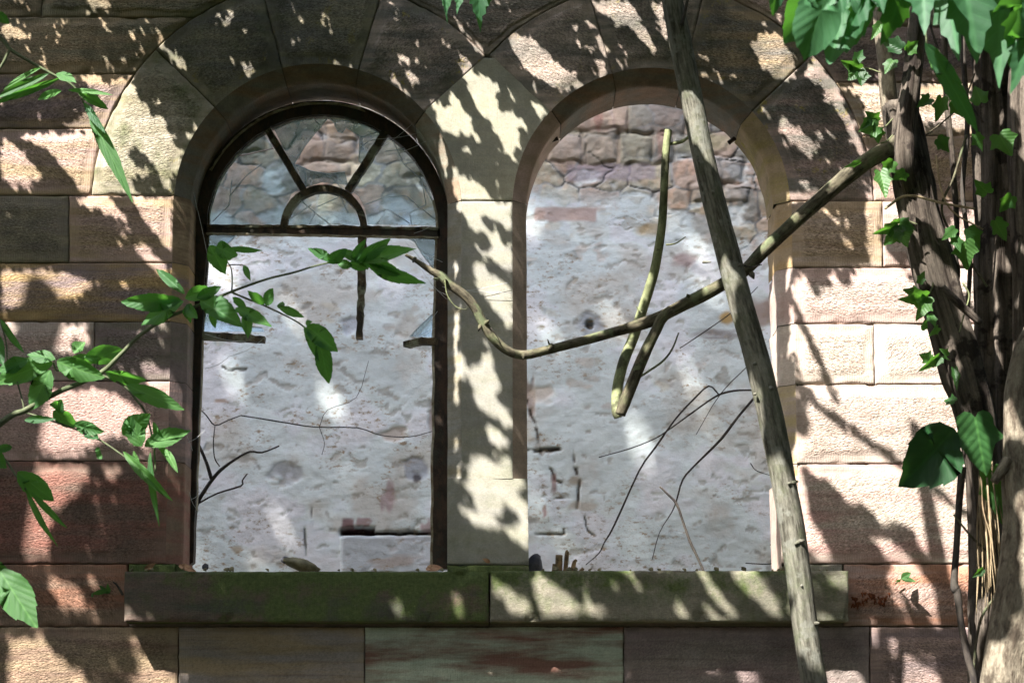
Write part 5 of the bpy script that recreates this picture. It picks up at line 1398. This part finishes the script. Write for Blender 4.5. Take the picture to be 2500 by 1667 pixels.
Ls = [(812, 638, 752, 603, 26), (800, 640, 845, 612, 30), (860, 640, 888, 588, 24), (870, 640, 952, 586, 34), (880, 640, 1010, 600, 40), (890, 640, 1042, 704, 34), (885, 640, 893, 662, 22), (880, 640, 830, 606, 26), (850, 642, 905, 655, 24), (900, 640, 985, 672, 34), (860, 650, 820, 640, 24),
      (450, 716, 376, 650, 26), (442, 734, 288, 742, 46), (450, 736, 338, 788, 60), (452, 728, 520, 702, 38), (488, 732, 590, 786, 56), (466, 740, 460, 790, 30), (515, 750, 524, 806, 20), (574, 752, 662, 792, 34), (600, 765, 606, 822, 28), (568, 726, 604, 756, 20), (480, 728, 540, 700, 28), (455, 745, 476, 775, 30),
      (512, 600, 552, 668, 46), (530, 602, 574, 625, 40), (556, 606, 640, 614, 16), (596, 648, 609, 682, 16), (645, 742, 606, 712, 24), (650, 744, 664, 704, 30), (682, 750, 742, 774, 22), (676, 748, 700, 742, 16),
      (742, 797, 780, 882, 18), (748, 794, 824, 856, 48), (776, 832, 808, 938, 42), (746, 790, 760, 785, 14),
      (130, 884, -20, 930, 62), (135, 878, 66, 862, 34), (140, 882, 248, 924, 58), (206, 872, 308, 858, 48), (180, 862, 206, 832, 34), (126, 904, 70, 1002, 66), (160, 886, 240, 880, 40), (70, 880, -10, 905, 40),
      (258, 908, 358, 936, 34), (310, 940, 448, 1000, 44), (130, 1000, 188, 1046, 40), (182, 1036, 248, 1054, 34), (134, 1000, 150, 980, 36), (60, 1025, 130, 1022, 20), (300, 1060, 366, 1012, 54), (345, 1090, 320, 1020, 50), (352, 1090, 468, 1044, 46), (376, 1030, 402, 1122, 22), (300, 1102, 412, 1218, 26), (366, 1100, 376, 1282, 18), (404, 1096, 432, 1148, 18), (326, 1100, 342, 1150, 14), (240, 1070, 200, 1052, 24),
      (2, 780, 52, 862, 18), (-20, 810, 6, 884, 34), (-30, 1100, 14, 1142, 40), (42, 1150, 132, 1226, 54), (62, 1190, 128, 1336, 18), (76, 1200, 158, 1292, 18), (0, 1392, 84, 1526, 84), (-60, 1380, 40, 1430, 60), (60, 1180, 70, 1160, 20),
      (-10, 28, 22, 60, 26), (120, 180, -20, 240, 22), (150, 190, -30, 262, 18), (140, 180, 182, 196, 26), (150, 222, 82, 242, 22), (165, 220, 270, 226, 14), (188, 222, 270, 268, 26), (212, 262, 320, 478, 34), (205, 250, 250, 320, 20), (100, 165, 0, 215, 14), (30, 1090, -20, 1100, 20), (250, 1120, 230, 1090, 20)]
for a in Ls: pleaf(mb, *a, YE - 0.03, 'ovate', tilt=RNG.uniform(-.7, .5), dY=RNG.uniform(-.09, .09), fold=0.3, curl=0.2)
mb.build("foliage", M_LEAF, EL_)

# ------------------------------------------------------------------ dead twigs inside the room
def twigs(lab, items, Y, mat=M_TWIG, name="dead_twigs"):
    o = thing(name, lab, "twigs")
    for q, (l, r) in enumerate(items): stem(l, Y, np.array(r) * 0.75, 6, mat, o, "twig", q + 3, 0.0, 0.25, sub=3)
twigs("bare dark twigs rising behind the left window frame", [([(462, 1300), (478, 1236), (498, 1200), (520, 1168), (540, 1146), (575, 1120), (610, 1102), (640, 1104), (682, 1088)], [6, 6, 5, 3.5, 2]), ([(468, 1060), (484, 1085), (504, 1130), (516, 1168)], [5, 5, 6]),
      ([(478, 1232), (530, 1204), (588, 1186), (592, 1172), (604, 1156)], [3, 2.5, 2]), ([(486, 996), (504, 1014), (525, 1038), (556, 1026), (588, 1014)], [1.8, 2, 1.6]), ([(588, 1014), (700, 1032), (770, 1042), (872, 1044), (930, 1062), (1000, 1066), (1064, 1050)], [2.2, 2, 1.6, 1.2]),
      ([(525, 1038), (521, 1080), (524, 1118), (536, 1138)], [2, 2, 2.2]), ([(780, 1042), (800, 1000), (870, 970), (900, 880)], [1, .9, .8]), ([(780, 1044), (792, 1080), (786, 1110)], [1, .9, .8])], 0.9)
twigs("long bare twigs crossing low in the right window", [([(1836, 952), (1790, 954), (1750, 966), (1700, 1000), (1640, 1044), (1600, 1070), (1540, 1094), (1462, 1116)], [3, 2.8, 2, 1.4]), ([(1756, 964), (1730, 942), (1690, 978), (1650, 1022), (1600, 1092), (1560, 1150), (1500, 1282), (1475, 1324), (1462, 1350), (1430, 1378)], [2.4, 3, 3, 3, 3, 2, 1.4]),
      ([(1842, 970), (1800, 1020), (1760, 1072), (1700, 1132), (1667, 1170), (1652, 1220), (1640, 1250), (1610, 1300), (1592, 1366)], [4, 4, 3.4, 2.6, 1.6, 1.2]), ([(1840, 880), (1760, 960), (1700, 1060)], [1.4, 1.4, 1])], 0.9)
twigs("dark bent stick standing at the foot of the right window", [([(1610, 1187), (1630, 1206), (1652, 1230), (1668, 1275), (1684, 1320), (1704, 1362), (1726, 1410)], [3, 3.4, 3.6, 3.8, 4])], 0.55, M_TWIG, "dead_stick")
twigs("thin pale bramble strands slanting behind the sapling in the right window", [([(1660, 850), (1720, 810), (1790, 760), (1850, 700)], [1.6, 1.6, 1.4]), ([(1832, 1130), (1846, 1148), (1880, 1160)], [1.6, 1.4, 1.2]), ([(1880, 1330), (1900, 1318)], [2, 1.6]), ([(1820, 1374), (1880, 1376), (1930, 1362)], [1.8, 1.6])], 1.2, M_TWIG, "bramble_strands")

# ------------------------------------------------------------------ small things
def blob(name, x, y, rx, ry, Y, mat, lab, cat, seed, ang=0.0, rzd=0.6):
    mb = MB(); n, m = 12, 16
    c = pt(x, y, Y); s_ = (Y - CAMY) / (F * CT)
    th_ = np.linspace(0, math.pi, n)[:, None]; ph = np.linspace(0, 2 * math.pi, m + 1)[None]
    ux = np.sin(th_) * np.cos(ph); uy = np.sin(th_) * np.sin(ph); uz = np.cos(th_) + 0 * ph
    r = 1 + 0.28 * fbm(ux * 1.5 + 9, uy * 1.5, uz * 1.5, seed, 3)
    X_ = ux * rx * s_ * r; Z_ = uz * ry * s_ * r; Y_ = uy * rx * s_ * r * rzd
    ca_, sa_ = math.cos(ang), math.sin(ang)
    mb.grid(c[0] + X_ * ca_ - Z_ * sa_, c[1] + Y_, c[2] + X_ * sa_ + Z_ * ca_)
    return tag(mb.build(name, mat), lab, cat)
blob("rubble_stone", 735, 1378, 44, 15, 0.5, M_MOSSY, "ochre mossy lump of rubble lying behind the left sill", "stone", 3, -0.25)
blob("rubble_stone", 698, 1366, 12, 9, 0.5, M_SLATE, "dark pebble beside the ochre rubble behind the left sill", "stone", 4)
o = stem([(1300, 1400), (1304, 1378), (1310, 1362), (1316, 1354)], 0.3, [21, 20, 13, 5], 9, M_SLATE, None, "slate_shard", 5, 0.25, 0.25); tag(o, "dark wrinkled slate piece leaning on the pillar foot in the right window", "slate")
blob("soil_clod", 501, 1383, 8, 7, 0.05, M_SLATE, "tiny dark clod on the left sill near the frame foot", "clod", 6)
SW = thing("timber_stump", "split stump of pale timber standing in the right window beside the slate", "stump")
for q, (l, r) in enumerate([([(1364, 1400), (1365, 1354)], [9, 8]), ([(1380, 1400), (1384, 1350), (1386, 1344)], [6, 5, 2]), ([(1352, 1400), (1354, 1376)], [6, 5]), ([(1398, 1400), (1402, 1374), (1408, 1366)], [7, 5, 3]), ([(1414, 1400), (1424, 1386)], [6, 4])]):
    stem(l, 0.42, r, 6, M_WOOD, SW, "splinter", q, 0.1, 0.1)
o = stem([(575, 382), (610, 376), (668, 362)], 1.4, [2, 2, 2], 5, M_CORD, None, "cord", 2); tag(o, "short pale pink cord behind the left fan light pane", "cord")
def litter(name, x, y, dx, dy, w, Y, mat, lab, cat):
    mb = MB(); pleaf(mb, x, y, x + dx, y + dy, w, Y, 'ovate', tilt=RNG.uniform(-.8, .8), fold=0.4, curl=0.5, rnd=0.5)
    return tag(mb.build(name, mat), lab, cat)
litter("dead_leaf", 1040, 1392, 38, -14, 18, -0.03, M_DRY, "curled reddish dead leaf on the left sill at the pillar foot", "leaf")
litter("dead_leaf", 1196, 1372, -14, -8, 10, -0.03, M_DRY, "small orange dead leaf on the ledge at the pillar foot", "leaf")
litter("dead_leaf", 352, 1388, 26, -10, 12, -0.06, M_DRY, "pale dry leaf on the mossy seat at the left end of the sill", "leaf")
litter("dead_leaf", 436, 1380, 38, 8, 14, -0.04, M_DRY, "crumpled beige leaf at the left foot of the window frame", "leaf")
SD = thing("seedling", "small seedling rooted in the wall left of the sill", "plant")
mb = MB()
for a in [(268, 1446, 238, 1430, 14), (268, 1446, 262, 1424, 10), (262, 1440, 222, 1452, 12), (228, 1456, 222, 1446, 8)]: pleaf(mb, *a, -0.06, 'ovate', tilt=.4)
mb.build("foliage", M_LEAF, SD); stem([(300, 1452), (286, 1428), (276, 1420)], -0.03, [3, 2.4, 1.4], 6, M_TWIG, SD, "stem", 3)
SD = thing("seedling", "bright seedling rooted in the sunlit joint right of the sill", "plant")
mb = MB()
for a in [(2200, 1412, 2224, 1396, 16), (2200, 1412, 2236, 1418, 12), (2198, 1414, 2188, 1420, 8)]: pleaf(mb, *a, -0.06, 'ovate', tilt=.4)
mb.build("foliage", M_LEAF, SD); stem([(2186, 1424), (2200, 1412)], -0.03, [1.6, 1.4], 6, M_STEM, SD, "stem", 3)
mb = MB()
for q in range(60):
    x = RNG.uniform(2078, 2172); y = 1456 + 8 * math.sin(x * .1) + RNG.uniform(-12, 14) * (1 if x < 2120 else .6)
    ptube(mb, [(x, y), (x + RNG.uniform(-5, 5), y + RNG.uniform(4, 12))], -0.025, [3.2, 1], seg=5, sub=2, seed=q)
tag(mb.build("red_moss", M_REDROT), "rust red moss tuft on the wall at the right end of the sill", "moss", kind="stuff")
mb = MB()
for (a, b) in [((1068, 540), (1010, 570)), ((1080, 640), (1000, 590)), ((1090, 720), (1050, 690)), ((1068, 760), (1010, 826)), ((1062, 800), (1000, 830)), ((500, 815), (600, 835)), ((505, 850), (520, 835)), ((500, 900), (560, 870)), ((560, 870), (640, 830)), ((920, 340), (1040, 320)), ((930, 360), (1010, 300)),
               ((940, 380), (1050, 340)), ((1030, 660), (1090, 730)), ((455, 1060), (470, 1100)), ((458, 1080), (500, 1050)), ((465, 1220), (490, 1190)), ((462, 1200), (478, 1240)), ((990, 590), (1080, 690)), ((1080, 700), (1250, 715)), ((1088, 712), (1240, 690)), ((478, 1225), (500, 1180)), ((470, 460), (510, 640))]:
    ptube(mb, [a, ((a[0] + b[0]) / 2 + RNG.uniform(-4, 4), (a[1] + b[1]) / 2 + 5), b], 0.12 if a[0] < 1070 else -0.02, 0.55, seg=4, sub=3)
tag(mb.build("cobweb", M_WEB), "torn cobweb threads strung across the window frame and pillar", "cobweb", kind="stuff")
mb = MB()
for q in range(46):
    x = RNG.uniform(320, 2040); 
    if 1100 < x < 1290: continue
    r_ = RNG.uniform(1.5, 5)
    ptube(mb, [(x, 1393), (x + r_ * .5, 1393 - r_ * 1.2), (x + RNG.uniform(-6, 6), 1393 - r_ * 1.9)], RNG.uniform(-0.12, -0.02), [r_ * 1.5, r_ * 1.2, r_ * .4], seg=6, sub=2, seed=q, lum=.3)
tag(mb.build("moss_cushions", M_MOSSY), "low moss cushions and crumbs along the top edge of the sill", "moss", kind="stuff")
# woodland all round, which darkens the shade on the wall
mb = MB(); rg = np.random.default_rng(77)
Vs = []; fs = []; k = 0
for q in range(15000):
    if q % 3 == 0: c = np.array([rg.uniform(-20, 20), rg.uniform(-19, -13), rg.uniform(-1.5, 10.5)])
    elif q % 3 == 1: c = np.array([rg.uniform(8, 16), rg.uniform(-15, 14), rg.uniform(-1.5, 9)])
    else: c = np.array([rg.uniform(-20, -13), rg.uniform(-15, 14), rg.uniform(-1.5, 8)])
    if q % 2 == 0:                        # unseen leaf roof added overhead to block skylight from the wall
        r_ = rg.random()
        if r_ < 0.5: c = np.array([rg.uniform(-15, 14), rg.uniform(-15, -5.9), rg.uniform(6.0, 7.6)])
        elif r_ < 0.8: c = np.array([rg.uniform(1.6, 10), rg.uniform(-7, -1.2), rg.uniform(5.6, 7.5)])
        else: c = np.array([rg.uniform(-14, -6.8), rg.uniform(-7, -1.2), rg.uniform(5.2, 7)])
    a = rg.normal(0, 1, 3); a /= np.linalg.norm(a); b = np.cross(a, rg.normal(0, 1, 3)); b /= np.linalg.norm(b); s_ = rg.uniform(0.8, 1.5)
    Q4 = np.array([c, c + a * s_ * .5 + b * s_ * .35, c + a * s_, c + a * s_ * .5 - b * s_ * .35])
    if Q4[:, 1].min() < 0 and Q4[:, 2].max() > 0:      # leave the sun's path to the ruin open
        ok = True
        for wy_, bx0, bx1, by0, by1 in ((0.0, -150, 2750, -150, 1850), (3.0, 350, 2000, 100, 1500), (-1.5, 1500, 2700, -300, 1900), (-3.2, 1850, 2700, -200, 400), (-1.7, -100, 1100, 0, 1600)):
            S4 = Q4 + SUN * ((wy_ - Q4[:, 1]) / SUN[1])[:, None]
            hx, hy = proj(S4)
            if hx.max() > bx0 and hx.min() < bx1 and hy.max() > by0 and hy.min() < by1 and Q4[:, 1].min() < wy_: ok = False
        if not ok: continue
    Vs += list(Q4); fs.append((k, k + 1, k + 2, k + 3)); k += 4
mb.add(np.array(Vs), fs)
M_WDL = plain_mat("woodland_leaf", (0.02, 0.04, 0.012), (0.035, 0.06, 0.02))
tag(mb.build("woodland", M_WDL, smooth=False), kind="stuff", label="dense green woodland round the ruin, with an unseen leaf roof added to block skylight", cat="woodland")
